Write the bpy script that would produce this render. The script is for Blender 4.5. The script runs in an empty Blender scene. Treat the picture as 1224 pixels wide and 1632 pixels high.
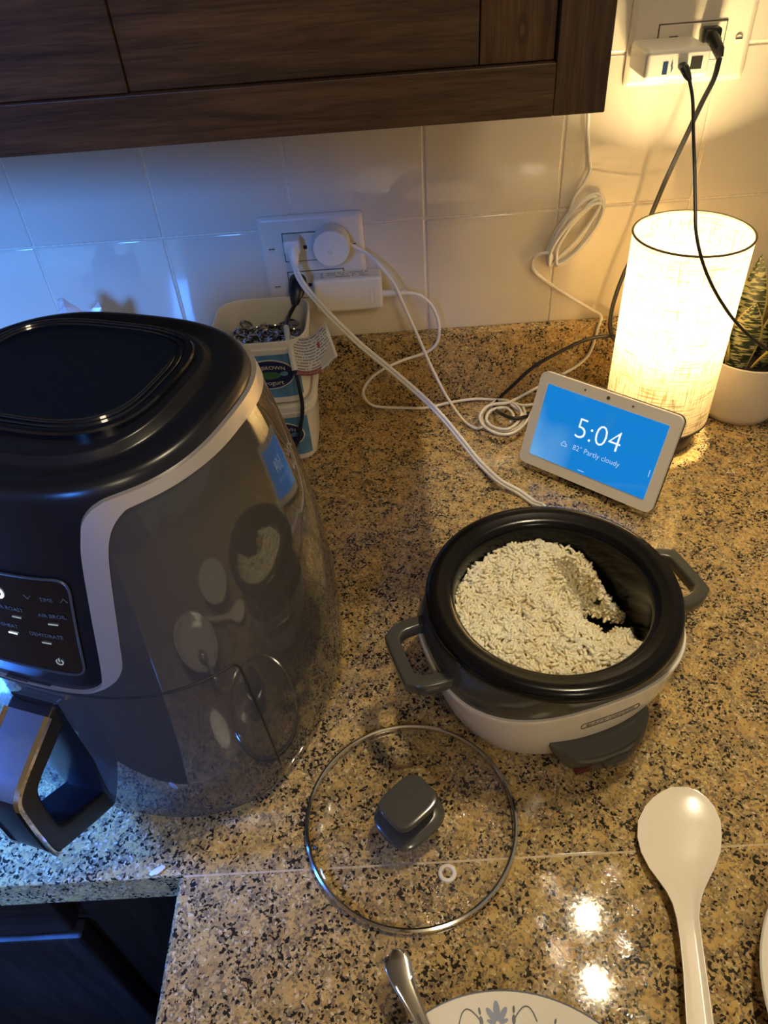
import bpy, bmesh, math, random
from mathutils import Vector, Matrix
import numpy as np
random.seed(7)
SC = bpy.context.scene
COL = SC.collection
PI = math.pi

# ------------------------------------------------------------------ camera
CAM = np.array([0.00556, -0.87949, 0.57474])
YAW, PITCH, ROLL, FPX = [math.radians(-1.5923), math.radians(41.7973), math.radians(-4.7834), 1191.5]
def _basis():
    cy, sy, cp, sp = math.cos(YAW), math.sin(YAW), math.cos(PITCH), math.sin(PITCH)
    f = np.array([sy*cp, cy*cp, -sp]); r = np.array([cy, -sy, 0.0]); u = np.cross(r, f)
    c, s = math.cos(ROLL), math.sin(ROLL)
    return c*r + s*u, -s*r + c*u, f
CR, CU, CF = _basis()
cam = bpy.data.cameras.new('camera'); cam_o = bpy.data.objects.new('camera', cam); COL.objects.link(cam_o)
cam_o.matrix_world = Matrix(((CR[0], CU[0], -CF[0], CAM[0]), (CR[1], CU[1], -CF[1], CAM[1]), (CR[2], CU[2], -CF[2], CAM[2]), (0, 0, 0, 1)))
cam.sensor_fit = 'VERTICAL'; cam.sensor_height = 24.0; cam.lens = 24.0*FPX/1632.0
cam.clip_start = 0.01; cam.clip_end = 50
SC.camera = cam_o

# ------------------------------------------------------------------ world, lights, exposure
w = bpy.data.worlds.new('world'); SC.world = w; w.use_nodes = True
w.node_tree.nodes['Background'].inputs[0].default_value = (1.0, 0.84, 0.62, 1)
w.node_tree.nodes['Background'].inputs[1].default_value = 0.20
def light(name, kind, loc, power, color, **kw):
    l = bpy.data.lights.new(name, kind); l.energy = power; l.color = color
    for k, v in kw.items(): setattr(l, k, v)
    o = bpy.data.objects.new(name, l); o.location = loc; COL.objects.link(o); return o
WARM = (1.0, 0.83, 0.55)
for p_ in ((0.404, -0.177, 1.44), (0.393, -0.325, 1.44)):   # the two recessed ceiling lights, turned towards the worktop
    sl_ = light('ceiling_bulb_light', 'SPOT', p_, 19.0, WARM, shadow_soft_size=0.016, spot_size=math.radians(66), spot_blend=0.7)
    sl_.rotation_euler = (Vector((0.10, -0.75, 0))-sl_.location).to_track_quat('-Z', 'Y').to_euler()
light('room_fill_light', 'POINT', (0.45, -1.75, 1.35), 14.0, (1.0, 0.85, 0.60), shadow_soft_size=0.16)  # broad warm fill for the unseen room lights behind the viewer
wl = light('blue_beam_light', 'AREA', (-0.80, -2.40, 1.08), 11.5, (0.06, 0.27, 1.0), shape='RECTANGLE', size=0.40, size_y=0.40)
wl.data.spread = math.radians(45); wl.rotation_euler = (Vector((-0.90, -0.66, 0.14))-wl.location).to_track_quat('-Z', 'Y').to_euler()   # front window daylight; narrow spread stands in for the viewer's own shadow
added_beam = light('blue_beam_light', 'AREA', (-1.21, -0.72, 0.50), 5.5, (0.04, 0.20, 1.0), shape='RECTANGLE', size=0.16, size_y=0.24)
added_beam.data.spread = math.radians(27); added_beam.rotation_euler = (Vector((-0.56, -0.60, 0.0))-added_beam.location).to_track_quat('-Z', 'Y').to_euler()   # added beam that tints the left counter blue; no such window is known
light('table_lamp_light', 'POINT', (0.326, -0.122, 0.182), 27.0, (1.0, 0.76, 0.38), shadow_soft_size=0.028)
SC.view_settings.view_transform = 'Standard'; SC.view_settings.look = 'None'
SC.view_settings.gamma = 1.0; SC.view_settings.use_curve_mapping = False
SC.view_settings.exposure = 0.18
SC.cycles.caustics_reflective = False

# ------------------------------------------------------------------ helpers
def _ray(px, py): return CF*FPX + CR*(px-612) - CU*(py-816)
def az(px, py, z):
    d = _ray(px, py); t = (z-CAM[2])/d[2]; return Vector(CAM+t*d)
def ay(px, py, y):
    d = _ray(px, py); t = (y-CAM[1])/d[1]; return Vector(CAM+t*d)

def link(o, parent=None):
    COL.objects.link(o)
    if parent is not None: o.parent = parent
    return o
def thing(name, label, cat, loc=(0, 0, 0), rz=0.0, group=None):
    o = bpy.data.objects.new(name, None); o.empty_display_size = 0.02
    o.location = loc; o.rotation_euler = (0, 0, rz)
    COL.objects.link(o); return tag(o, label, cat, group)
def tag(o, label=None, cat=None, group=None, kind=None):
    if label: o['label'] = label
    if cat: o['category'] = cat
    if group: o['group'] = group
    if kind: o['kind'] = kind
    return o
def finish(bm, smooth=True, ang=40):
    bmesh.ops.recalc_face_normals(bm, faces=bm.faces)
    if smooth:
        for f in bm.faces: f.smooth = True
        lim = math.radians(ang)
        for e in bm.edges:
            if len(e.link_faces) == 2 and e.calc_face_angle(0) > lim: e.smooth = False
def obj(name, bm, mat, parent=None, smooth=True, ang=40, recalc=True):
    if recalc: finish(bm, smooth, ang)
    else:
        for f in bm.faces: f.smooth = smooth
    me = bpy.data.meshes.new(name); bm.to_mesh(me); bm.free()
    for m in (mat if isinstance(mat, (list, tuple)) else [mat]): me.materials.append(m)
    o = link(bpy.data.objects.new(name, me), parent)
    if smooth and recalc and me.polygons:   # keep big flat faces flat beside their rounded edges
        ar = [p.area for p in me.polygons]
        if max(ar) > 60*(sorted(ar)[len(ar)//2]+1e-12):
            wn = o.modifiers.new('weighted', 'WEIGHTED_NORMAL'); wn.keep_sharp = True; wn.weight = 80
    return o
def add_box(bm, x0, x1, y0, y1, z0, z1, bev=0.0, seg=2, M=None):
    r = bmesh.ops.create_cube(bm, size=1.0)
    vs = r['verts']
    for v in vs:
        v.co = Vector(((x0+x1)/2+v.co.x*(x1-x0), (y0+y1)/2+v.co.y*(y1-y0), (z0+z1)/2+v.co.z*(z1-z0)))
    if bev > 0:
        es = list({e for v in vs for e in v.link_edges})
        r2 = bmesh.ops.bevel(bm, geom=es, offset=bev, segments=seg, profile=0.5, affect='EDGES', clamp_overlap=True)
        vs = list({v for f in r2['faces'] for v in f.verts} | {v for v in vs if v.is_valid})
    if M is not None:
        for v in vs: v.co = M @ v.co
    return vs
def box(*a, **k):
    bm = bmesh.new(); add_box(bm, *a, **k); return bm
def sgp(v, p): return math.copysign(abs(v)**p, v)
def se(t, a, b, n):  # superellipse point, t=0 at -Y (front), turning to +X
    return a*sgp(math.sin(t), 2/n), -b*sgp(math.cos(t), 2/n)
def add_rings(bm, rings, N=64, cap0=True, cap1=True, M=None):
    """rings: (z,a,b,n) superellipse sections"""
    prev = None; first = None
    for (z, a, b, n) in rings:
        cur = []
        for i in range(N):
            x, y = se(2*PI*i/N, a, b, n); p = Vector((x, y, z))
            cur.append(bm.verts.new(M @ p if M is not None else p))
        if prev:
            for i in range(N):
                j = (i+1) % N; bm.faces.new((prev[i], prev[j], cur[j], cur[i]))
        else: first = cur
        prev = cur
    if cap0: bm.faces.new(first[::-1])
    if cap1: bm.faces.new(prev)
    return bm
def rings(r, N=64, cap0=True, cap1=True, M=None):
    return add_rings(bmesh.new(), r, N, cap0, cap1, M)
def lathe(prof, N=64, cap0=True, cap1=True, M=None):
    return add_rings(bmesh.new(), [(z, r, r, 2) for (r, z) in prof], N, cap0, cap1, M)
def catmull(P, n=8, closed=False):
    P = [Vector(p) for p in P]; out = []
    m = len(P)
    for i in range(m if closed else m-1):
        if closed: a, b, c, d = P[(i-1) % m], P[i], P[(i+1) % m], P[(i+2) % m]
        else:
            b, c = P[i], P[i+1]; a = P[i-1] if i > 0 else b*2-c; d = P[i+2] if i+2 < m else c*2-b
        for k in range(n):
            t = k/n
            out.append(0.5*((2*b)+(c-a)*t+(2*a-5*b+4*c-d)*t*t+(3*b-a-3*c+d)*t**3))
    if not closed: out.append(P[-1])
    return out
def add_tube(bm, path, r, N=10, closed=False, caps=True, flat=1.0, up=None):
    path = [Vector(p) for p in path]; m = len(path)
    tan = []
    for i in range(m):
        a = path[i-1] if (i > 0 or closed) else path[i]; b = path[(i+1) % m] if (i < m-1 or closed) else path[i]
        t = (b-a); tan.append(t.normalized() if t.length > 1e-9 else Vector((0, 0, 1)))
    ref = Vector(up) if up else (Vector((0, 0, 1)) if abs(tan[0].z) < 0.9 else Vector((1, 0, 0)))
    nrm = (ref-tan[0]*ref.dot(tan[0])).normalized(); R = []
    for i in range(m):
        if i > 0:
            nrm = (nrm-tan[i]*nrm.dot(tan[i]))
            nrm = nrm.normalized() if nrm.length > 1e-6 else tan[i].orthogonal().normalized()
        bn = tan[i].cross(nrm); rr = r[i] if isinstance(r, (list, tuple)) else r
        R.append([bm.verts.new(path[i]+nrm*(math.cos(2*PI*k/N)*rr*flat)+bn*(math.sin(2*PI*k/N)*rr)) for k in range(N)])
    for i in range(m if closed else m-1):
        A, B = R[i], R[(i+1) % m]
        for k in range(N):
            l = (k+1) % N; bm.faces.new((A[k], A[l], B[l], B[k]))
    if caps and not closed: bm.faces.new(R[0][::-1]); bm.faces.new(R[-1])
    return bm
def tube(P, r, n=8, N=10, closed=False, smooth=True, **k):
    return add_tube(bmesh.new(), catmull(P, n, closed) if smooth else P, r, N, closed, **k)
def add_prism(bm, pts, d0, d1, fn):
    """polygon pts (u,v) extruded between d0 and d1, mapped by fn(u,v,d)"""
    A = [bm.verts.new(fn(u, v, d0)) for u, v in pts]; B = [bm.verts.new(fn(u, v, d1)) for u, v in pts]
    m = len(pts); bm.faces.new(A[::-1]); bm.faces.new(B)
    for i in range(m):
        j = (i+1) % m; bm.faces.new((A[i], A[j], B[j], B[i]))
    return bm
def rrect(w, h, r, k=5, cx=0, cy=0):
    P = []
    for (sx, sy, a0) in ((1, -1, -90), (1, 1, 0), (-1, 1, 90), (-1, -1, 180)):
        for i in range(k+1):
            a = math.radians(a0+90*i/k); P.append((cx+sx*(w/2-r)+r*math.cos(a), cy+sy*(h/2-r)+r*math.sin(a)))
    return P
def text_bm(s, size, extrude=0.0, align='CENTER', fn=None, res=3, xs=1.0, thin=0.0):
    c = bpy.data.curves.new('txt', 'FONT'); c.body = s; c.size = size; c.extrude = extrude
    c.align_x = align; c.offset = thin; c.align_y = 'CENTER'; c.resolution_u = res
    o = bpy.data.objects.new('txt', c); COL.objects.link(o)
    dg = bpy.context.evaluated_depsgraph_get(); me = bpy.data.meshes.new_from_object(o.evaluated_get(dg))
    bm = bmesh.new(); bm.from_mesh(me)
    for v in bm.verts: v.co.x *= xs
    if fn:
        for v in bm.verts: v.co = fn(v.co.x, v.co.y, v.co.z)
    bpy.data.objects.remove(o); bpy.data.curves.remove(c); bpy.data.meshes.remove(me)
    return bm
def merge(bm, other):
    me = bpy.data.meshes.new('tmp'); other.to_mesh(me); other.free(); bm.from_mesh(me); bpy.data.meshes.remove(me); return bm

# ------------------------------------------------------------------ materials
class NT:
    def __init__(s, name):
        s.m = bpy.data.materials.new(name); s.m.use_nodes = True; s.t = s.m.node_tree
        s.b = s.t.nodes['Principled BSDF']; s.out = s.t.nodes['Material Output']
    def n(s, typ, **k):
        nd = s.t.nodes.new(typ)
        for a, v in k.items():
            if a.startswith('i_'):
                key = a[2:]; nd.inputs[int(key) if key.isdigit() else key].default_value = v
            else: setattr(nd, a, v)
        return nd
    def l(s, a, b): s.t.links.new(a, b)
    def ramp(s, fac, stops, interp='LINEAR'):
        r = s.n('ShaderNodeValToRGB'); r.color_ramp.interpolation = interp
        while len(r.color_ramp.elements) < len(stops): r.color_ramp.elements.new(0.5)
        for e, (p, c) in zip(r.color_ramp.elements, stops):
            e.position = p; e.color = tuple(c)+(1,) if len(c) == 3 else c
        s.l(fac, r.inputs[0]); return r
    def mix(s, fac, a, b, mode='MIX'):
        m = s.n('ShaderNodeMix', data_type='RGBA', blend_type=mode)
        for v, i in ((fac, 0), (a, 6), (b, 7)):
            if hasattr(v, 'is_linked') or hasattr(v, 'links'): s.l(v, m.inputs[i])
            elif i == 0: m.inputs[0].default_value = v
            else: m.inputs[i].default_value = tuple(v)+(1,) if len(v) == 3 else v
        return m.outputs[2]
    def math(s, op, a, b=None):
        m = s.n('ShaderNodeMath', operation=op)
        for v, i in ((a, 0), (b, 1)):
            if v is None: continue
            if isinstance(v, (int, float)): m.inputs[i].default_value = v
            else: s.l(v, m.inputs[i])
        return m.outputs[0]
    def bump(s, h, strength=0.3, dist=0.001):
        b = s.n('ShaderNodeBump'); b.inputs['Strength'].default_value = strength; b.inputs['Distance'].default_value = dist
        s.l(h, b.inputs['Height']); s.l(b.outputs[0], s.b.inputs['Normal'])
def simple(name, col, rough=0.4, metal=0.0, noise=0.0, nscale=200, coat=0.0, spec=0.5, bump=0.0):
    t = NT(name); t.b.inputs['Base Color'].default_value = tuple(col)+(1,)
    t.b.inputs['Roughness'].default_value = rough; t.b.inputs['Metallic'].default_value = metal
    t.b.inputs['Coat Weight'].default_value = coat; t.b.inputs['Coat Roughness'].default_value = 0.05
    t.b.inputs['Specular IOR Level'].default_value = spec
    tc = t.n('ShaderNodeTexCoord'); nz = t.n('ShaderNodeTexNoise', i_Scale=nscale, i_Detail=3.0); t.l(tc.outputs['Object'], nz.inputs['Vector'])
    if noise > 0:
        c2 = tuple(max(0, c*(1-noise)) for c in col); c3 = tuple(min(1, c*(1+noise*0.6)) for c in col)
        r = t.ramp(nz.outputs['Fac'], [(0.3, c2), (0.7, c3)]); t.l(r.outputs[0], t.b.inputs['Base Color'])
    if bump > 0: t.bump(nz.outputs['Fac'], bump, 0.0005)
    return t.m
def emit(name, col, strength):
    t = NT(name); t.b.inputs['Base Color'].default_value = (0, 0, 0, 1)
    t.b.inputs['Emission Color'].default_value = tuple(col)+(1,); t.b.inputs['Emission Strength'].default_value = strength
    t.b.inputs['Roughness'].default_value = 0.2
    return t.m
def granite():
    t = NT('speckled_granite'); tc = t.n('ShaderNodeTexCoord')
    nz = t.n('ShaderNodeTexNoise', i_Scale=260.0, i_Detail=2.0); t.l(tc.outputs['Object'], nz.inputs['Vector'])
    off = t.n('ShaderNodeVectorMath', operation='SCALE'); off.inputs[3].default_value = 0.0045
    sub = t.n('ShaderNodeVectorMath', operation='SUBTRACT'); sub.inputs[1].default_value = (0.5, 0.5, 0.5)
    t.l(nz.outputs['Color'], sub.inputs[0]); t.l(sub.outputs[0], off.inputs[0])
    add = t.n('ShaderNodeVectorMath', operation='ADD'); t.l(tc.outputs['Object'], add.inputs[0]); t.l(off.outputs[0], add.inputs[1])
    def vor(scale):
        v = t.n('ShaderNodeTexVoronoi', feature='F1', i_Scale=scale); t.l(add.outputs[0], v.inputs['Vector'])
        s = t.n('ShaderNodeSeparateColor'); t.l(v.outputs['Color'], s.inputs[0]); return s.outputs
    def noise(scale, det=2.0):
        n = t.n('ShaderNodeTexNoise', i_Scale=scale, i_Detail=det); t.l(tc.outputs['Object'], n.inputs['Vector']); return n.outputs['Fac']
    big = vor(95.0); mid = vor(300.0); fine = vor(500.0); fl = vor(600.0)
    base = t.ramp(big[0], [(0.0, (.36, .24, .085)), (.22, (.48, .33, .125)), (.45, (.38, .27, .12)), (.62, (.30, .22, .11)), (.78, (.52, .36, .14)), (.9, (.42, .25, .08))], 'CONSTANT').outputs[0]
    m1 = t.ramp(mid[0], [(0.0, (.28, .19, .085)), (.2, (.48, .34, .14)), (.45, (.42, .28, .11)), (.62, (.22, .165, .09)), (.74, (.56, .42, .20)), (.88, (.32, .21, .08))], 'CONSTANT').outputs[0]
    col = t.mix(0.55, base, m1)
    # tan feldspar patches and darker mica-rich zones
    pn = noise(62.0, 3.0); zn = noise(30.0, 3.0)
    patch_ = t.ramp(pn, [(.52, (0, 0, 0)), (.60, (1, 1, 1))]).outputs[0]
    col = t.mix(t.math('MULTIPLY', patch_, .6), col, (.56, .37, .125))
    g = t.math('GREATER_THAN', t.math('ADD', fl[1], t.math('MULTIPLY', zn, 0.75)), 1.09)
    col = t.mix(t.math('MULTIPLY', g, 0.75), col, (.13, .105, .075))
    p = t.math('GREATER_THAN', fl[2], 0.95); col = t.mix(t.math('MULTIPLY', p, 0.6), col, (.74, .62, .40))
    k = t.math('GREATER_THAN', t.math('SUBTRACT', t.math('ADD', fine[0], t.math('MULTIPLY', zn, 0.9)), t.math('MULTIPLY', patch_, .25)), 1.245)
    col = t.mix(t.math('MULTIPLY', k, 0.96), col, (.012, .011, .010))
    t.l(col, t.b.inputs['Base Color'])
    r = t.n('ShaderNodeMapRange'); r.inputs[3].default_value = 0.025; r.inputs[4].default_value = 0.065; t.l(fl[0], r.inputs[0]); t.l(r.outputs[0], t.b.inputs['Roughness'])
    t.bump(fl[0], 0.04, 0.0003)
    return t.m
def wood(name, c0, c1, rough=0.35, axis=0, sc=1.0, knot=None):
    t = NT(name); tc = t.n('ShaderNodeTexCoord'); mp = t.n('ShaderNodeMapping')
    s = [95*sc, 95*sc, 95*sc]; s[axis] = 7*sc; mp.inputs['Scale'].default_value = s
    t.l(tc.outputs['Object'], mp.inputs[0])
    n1 = t.n('ShaderNodeTexNoise', i_Scale=1.0, i_Detail=6.0, i_Roughness=0.65, i_Distortion=0.6); t.l(mp.outputs[0], n1.inputs['Vector'])
    mp2 = t.n('ShaderNodeMapping'); s2 = [900*sc]*3; s2[axis] = 40*sc; mp2.inputs['Scale'].default_value = s2; t.l(tc.outputs['Object'], mp2.inputs[0])
    n2 = t.n('ShaderNodeTexNoise', i_Scale=1.0, i_Detail=2.0); t.l(mp2.outputs[0], n2.inputs['Vector'])
    a = t.ramp(n1.outputs['Fac'], [(.3, c0), (.7, c1)]).outputs[0]
    p = t.ramp(n2.outputs['Fac'], [(.35, (.45, .45, .45)), (.55, (1, 1, 1))]).outputs[0]
    col = t.mix(0.6, a, p, 'MULTIPLY')
    if knot is not None:
        s3 = t.n('ShaderNodeSeparateXYZ'); t.l(tc.outputs['Object'], s3.inputs[0])
        dx = t.math('MULTIPLY', t.math('SUBTRACT', s3.outputs[0], knot.x), 125.0); dz = t.math('MULTIPLY', t.math('SUBTRACT', s3.outputs[2], knot.z), 62.0)
        d = t.math('SQRT', t.math('ADD', t.math('MULTIPLY', dx, dx), t.math('MULTIPLY', dz, dz)))
        d = t.math('ADD', d, t.math('MULTIPLY', n1.outputs['Fac'], 0.5))
        ring = t.ramp(t.math('MULTIPLY', t.math('ADD', t.math('SINE', t.math('MULTIPLY', d, 7.0)), 1.0), .5), [(.2, (.5, .5, .5)), (.8, (1.25, 1.25, 1.25))]).outputs[0]
        near = t.ramp(d, [(.55, (1, 1, 1)), (.98, (0, 0, 0))]).outputs[0]
        col = t.mix(near, col, t.mix(1.0, (.10, .05, .022), ring, 'MULTIPLY'))
    t.l(col, t.b.inputs['Base Color']); t.b.inputs['Roughness'].default_value = rough
    t.bump(n2.outputs['Fac'], 0.15, 0.0005); return t.m
def shade_mat():
    t = NT('linen_shade'); tc = t.n('ShaderNodeTexCoord'); sp = t.n('ShaderNodeSeparateXYZ'); t.l(tc.outputs['Object'], sp.inputs[0])
    ang = t.math('ARCTAN2', sp.outputs[1], sp.outputs[0]); arc = t.math('MULTIPLY', ang, 0.06)
    def th(sx, sz):
        c = t.n('ShaderNodeCombineXYZ'); t.l(t.math('MULTIPLY', arc, sx), c.inputs[0]); t.l(t.math('MULTIPLY', sp.outputs[2], sz), c.inputs[1])
        n = t.n('ShaderNodeTexNoise', i_Scale=1.0, i_Detail=2.0, i_Roughness=0.6); t.l(c.outputs[0], n.inputs['Vector']); return n.outputs['Fac']
    h = t.ramp(th(28, 620), [(.34, (.10, .10, .10)), (.50, (1, 1, 1))]).outputs[0]; v = t.ramp(th(620, 28), [(.34, (.10, .10, .10)), (.50, (1, 1, 1))]).outputs[0]
    th_ = t.mix(1.0, h, v, 'MULTIPLY')
    col = t.mix(th_, (.30, .20, .09), (.74, .63, .45))
    d = t.n('ShaderNodeBsdfDiffuse'); tr = t.n('ShaderNodeBsdfTranslucent'); t.l(col, d.inputs[0]); t.l(col, tr.inputs[0])
    mx = t.n('ShaderNodeMixShader'); mx.inputs[0].default_value = 0.5; t.l(d.outputs[0], mx.inputs[1]); t.l(tr.outputs[0], mx.inputs[2]); t.l(mx.outputs[0], t.out.inputs[0])
    return t.m
def glass_mat():
    t = NT('clear_glass'); tr = t.n('ShaderNodeBsdfTransparent'); tr.inputs[0].default_value = (.985, .98, .965, 1)
    gl = t.n('ShaderNodeBsdfGlossy'); gl.inputs['Roughness'].default_value = 0.03
    tc = t.n('ShaderNodeTexCoord'); nz = t.n('ShaderNodeTexVoronoi', i_Scale=420.0); t.l(tc.outputs['Object'], nz.inputs['Vector'])
    n2 = t.n('ShaderNodeTexNoise', i_Scale=18.0); t.l(tc.outputs['Object'], n2.inputs['Vector'])
    wet = t.ramp(n2.outputs['Fac'], [(.44, (0, 0, 0)), (.56, (1, 1, 1))]).outputs[0]
    b = t.n('ShaderNodeBump'); b.inputs['Distance'].default_value = 0.0006; t.l(t.math('MULTIPLY', wet, 0.9), b.inputs['Strength']); t.l(nz.outputs['Distance'], b.inputs['Height'])
    t.l(b.outputs[0], gl.inputs['Normal'])
    lw = t.n('ShaderNodeLayerWeight'); t.l(b.outputs[0], lw.inputs['Normal']); f4 = t.math('POWER', lw.outputs['Facing'], 4.0); frs = t.math('ADD', t.math('MULTIPLY', f4, 0.7), 0.045)
    mx = t.n('ShaderNodeMixShader'); t.l(frs, mx.inputs[0]); t.l(tr.outputs[0], mx.inputs[1]); t.l(gl.outputs[0], mx.inputs[2]); t.l(mx.outputs[0], t.out.inputs[0])
    return t.m
def screen_mat():
    t = NT('lit_screen'); tc = t.n('ShaderNodeTexCoord'); sp = t.n('ShaderNodeSeparateXYZ'); t.l(tc.outputs['Object'], sp.inputs[0])
    nz = t.n('ShaderNodeTexNoise', i_Scale=14.0, i_Detail=1.0); t.l(tc.outputs['Object'], nz.inputs['Vector'])
    left = t.n('ShaderNodeMapRange'); left.inputs[1].default_value = -0.02; left.inputs[2].default_value = -0.075; t.l(sp.outputs[0], left.inputs[0])
    cl = t.math('MULTIPLY', t.ramp(nz.outputs['Fac'], [(.42, (0, 0, 0)), (.68, (1, 1, 1))]).outputs[0], left.outputs[0])
    col = t.mix(cl, (.006, .22, .66), (.24, .52, .82))
    t.b.inputs['Base Color'].default_value = (.004, .006, .01, 1); t.b.inputs['Roughness'].default_value = 0.08
    t.l(col, t.b.inputs['Emission Color']); t.b.inputs['Emission Strength'].default_value = 0.85
    return t.m
def print_mat(name, paper, ink, sx, sy, red=False):
    """rows of tiny illegible print on paper; UV-free: object coords x (across), z (down)"""
    t = NT(name); uv = t.n('ShaderNodeUVMap'); sp = t.n('ShaderNodeSeparateXYZ'); t.l(uv.outputs[0], sp.inputs[0])
    row = t.math('FRACT', t.math('MULTIPLY', sp.outputs[1], sy)); on = t.math('LESS_THAN', row, 0.45)
    c = t.n('ShaderNodeCombineXYZ'); t.l(t.math('MULTIPLY', sp.outputs[0], sx), c.inputs[0]); t.l(t.math('FLOOR', t.math('MULTIPLY', sp.outputs[1], sy)), c.inputs[1])
    n = t.n('ShaderNodeTexWhiteNoise', noise_dimensions='2D')
    fl = t.n('ShaderNodeVectorMath', operation='FLOOR'); t.l(c.outputs[0], fl.inputs[0]); t.l(fl.outputs[0], n.inputs[0])
    word = t.math('GREATER_THAN', n.outputs[0], 0.22); f = t.math('MULTIPLY', t.math('MULTIPLY', on, word), 0.7)
    mg = t.math('MULTIPLY', t.math('GREATER_THAN', sp.outputs[0], 0.06), t.math('LESS_THAN', sp.outputs[0], 0.95))
    f = t.math('MULTIPLY', f, mg); col = t.mix(f, paper, ink)
    if red:
        b = t.math('MULTIPLY', t.math('LESS_THAN', sp.outputs[1], 0.13), t.math('LESS_THAN', sp.outputs[0], 0.62)); col = t.mix(t.math('MULTIPLY', b, 0.75), col, (.35, .05, .03))
    t.l(col, t.b.inputs['Base Color']); t.b.inputs['Roughness'].default_value = 0.5
    return t.m
def leaf_mat():
    t = NT('banded_leaf'); uv = t.n('ShaderNodeUVMap'); sp = t.n('ShaderNodeSeparateXYZ'); t.l(uv.outputs[0], sp.inputs[0])
    c = t.n('ShaderNodeCombineXYZ'); t.l(t.math('MULTIPLY', sp.outputs[0], 2.0), c.inputs[0]); t.l(t.math('MULTIPLY', sp.outputs[1], 34.0), c.inputs[1])
    n = t.n('ShaderNodeTexNoise', i_Scale=1.0, i_Detail=2.0, i_Distortion=0.35); t.l(c.outputs[0], n.inputs['Vector'])
    band = t.ramp(n.outputs['Fac'], [(.49, (0, 0, 0)), (.56, (1, 1, 1))]).outputs[0]
    col = t.mix(band, (.014, .028, .012), (.50, .50, .28))
    edge = t.math('GREATER_THAN', t.math('ABSOLUTE', t.math('SUBTRACT', sp.outputs[0], 0.5)), 0.44)
    col = t.mix(edge, col, (.58, .50, .16))
    t.l(col, t.b.inputs['Base Color']); t.b.inputs['Roughness'].default_value = 0.35; return t.m

M_gran = granite()
M_tile = simple('glazed_tile', (.74, .67, .55), 0.05, noise=0.03, nscale=6, coat=1.0)
M_grout = simple('pale_grout', (.80, .72, .58), 0.85, noise=0.15, nscale=300)
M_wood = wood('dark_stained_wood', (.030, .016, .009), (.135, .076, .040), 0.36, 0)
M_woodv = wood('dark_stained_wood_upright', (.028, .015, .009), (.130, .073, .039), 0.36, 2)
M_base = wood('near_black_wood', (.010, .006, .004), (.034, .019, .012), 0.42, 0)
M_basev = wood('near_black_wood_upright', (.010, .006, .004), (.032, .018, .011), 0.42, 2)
M_wall = simple('cream_paint', (.55, .46, .34), 0.8, noise=0.05, nscale=20)
M_floor = simple('dark_floor', (.02, .016, .014), 0.5, noise=0.2, nscale=10)
M_ceil = simple('ceiling_paint', (.70, .64, .54), 0.9, noise=0.03, nscale=30)
M_white = simple('white_plastic', (.80, .76, .68), 0.28, noise=0.02)
M_plate = simple('outlet_plastic', (.78, .71, .58), 0.30, noise=0.02)
M_hole = simple('dark_slot', (.01, .01, .01), 0.6)
M_steel = simple('polished_steel', (.72, .70, .66), 0.12, 1.0, noise=0.03)
M_satin = simple('satin_steel', (.70, .67, .62), 0.30, 1.0, noise=0.03, nscale=90)
M_chrome = simple('bright_chrome', (.82, .80, .76), 0.07, 1.0)
M_black = simple('black_rubber', (.012, .012, .013), 0.35)
M_cordw = simple('white_cord', (.82, .79, .72), 0.38)
M_fryg = simple('charcoal_gloss_shell', (.060, .056, .051), 0.045, coat=0.5, noise=0.03)
M_fryb = simple('black_satin_shell', (.008, .009, .013), 0.27, noise=0.05)
M_fryk = simple('black_gloss_panel', (.004, .005, .008), 0.07, coat=0.5)
M_frybt = simple('black_handle_plastic', (.010, .010, .012), 0.30)
M_grey = simple('warm_grey_plastic', (.058, .056, .047), 0.16, noise=0.03, coat=0.25)
M_pot = simple('nonstick_black', (.005, .005, .006), 0.17, spec=.22)
M_cwhite = simple('cooker_white', (.78, .73, .65), 0.14, coat=0.4, noise=0.02)
M_ink = simple('dark_print', (.03, .03, .03), 0.5)
M_legend = simple('grey_print', (.13, .14, .15), 0.5)
M_glass = glass_mat()
M_shade = shade_mat()
M_screen = screen_mat()
M_hubw = simple('chalk_bezel', (.84, .80, .73), 0.35)
M_hubg = simple('grey_fabric', (.05, .05, .05), 0.8, noise=0.4, nscale=1500)
M_txt = emit('screen_white', (.80, .92, 1.0), 1.0)
M_txt2 = emit('screen_pale', (.55, .75, 1.0), 0.8)
M_led = emit('panel_led', (.80, .93, 1.0), 1.6)
M_leddim = emit('panel_led_dim', (.7, .8, .9), 0.35)
M_bulb = emit('lit_bulb', (1.0, .78, .45), 9.0)
M_clamp = emit('lit_ceiling_diffuser', (1.0, .82, .58), 2.5)

# ------------------------------------------------------------------ setting
def struct(name, bm, m, parent=None, smooth=False, label=None):
    o = obj(name, bm, m, parent, smooth)
    if parent is None:
        o['kind'] = 'structure'
        if label: o['label'] = label
    return o
wall = struct('wall_back', box(-1.32, 1.0, 0.0012, 0.12, -0.91, 1.5), M_grout, label='back wall of glossy cream square tiles with pale joints')
TP, TX, TZ = 0.1545, -0.4057, 0.2432
tb = box(-0.0764, 0.0764, 0.0, 0.0060, -0.0764, 0.0764, bev=0.0018, seg=3)
finish(tb)
for f in tb.faces:
    if f.calc_area() > .01:
        for e in f.edges: e.smooth = False
tile_me = bpy.data.meshes.new('tile'); tb.to_mesh(tile_me); tb.free(); tile_me.materials.append(M_tile)
for i in range(-6, 8):
    for j in range(-1, 3):
        o = bpy.data.objects.new('tile', tile_me); link(o, wall)
        o.location = (TX+(i+.5)*TP, random.uniform(-.0003, .0003), TZ+(j+.5)*TP)
        o.rotation_euler = (random.uniform(-.0014, .0014), 0, random.uniform(-.0014, .0014))
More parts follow.
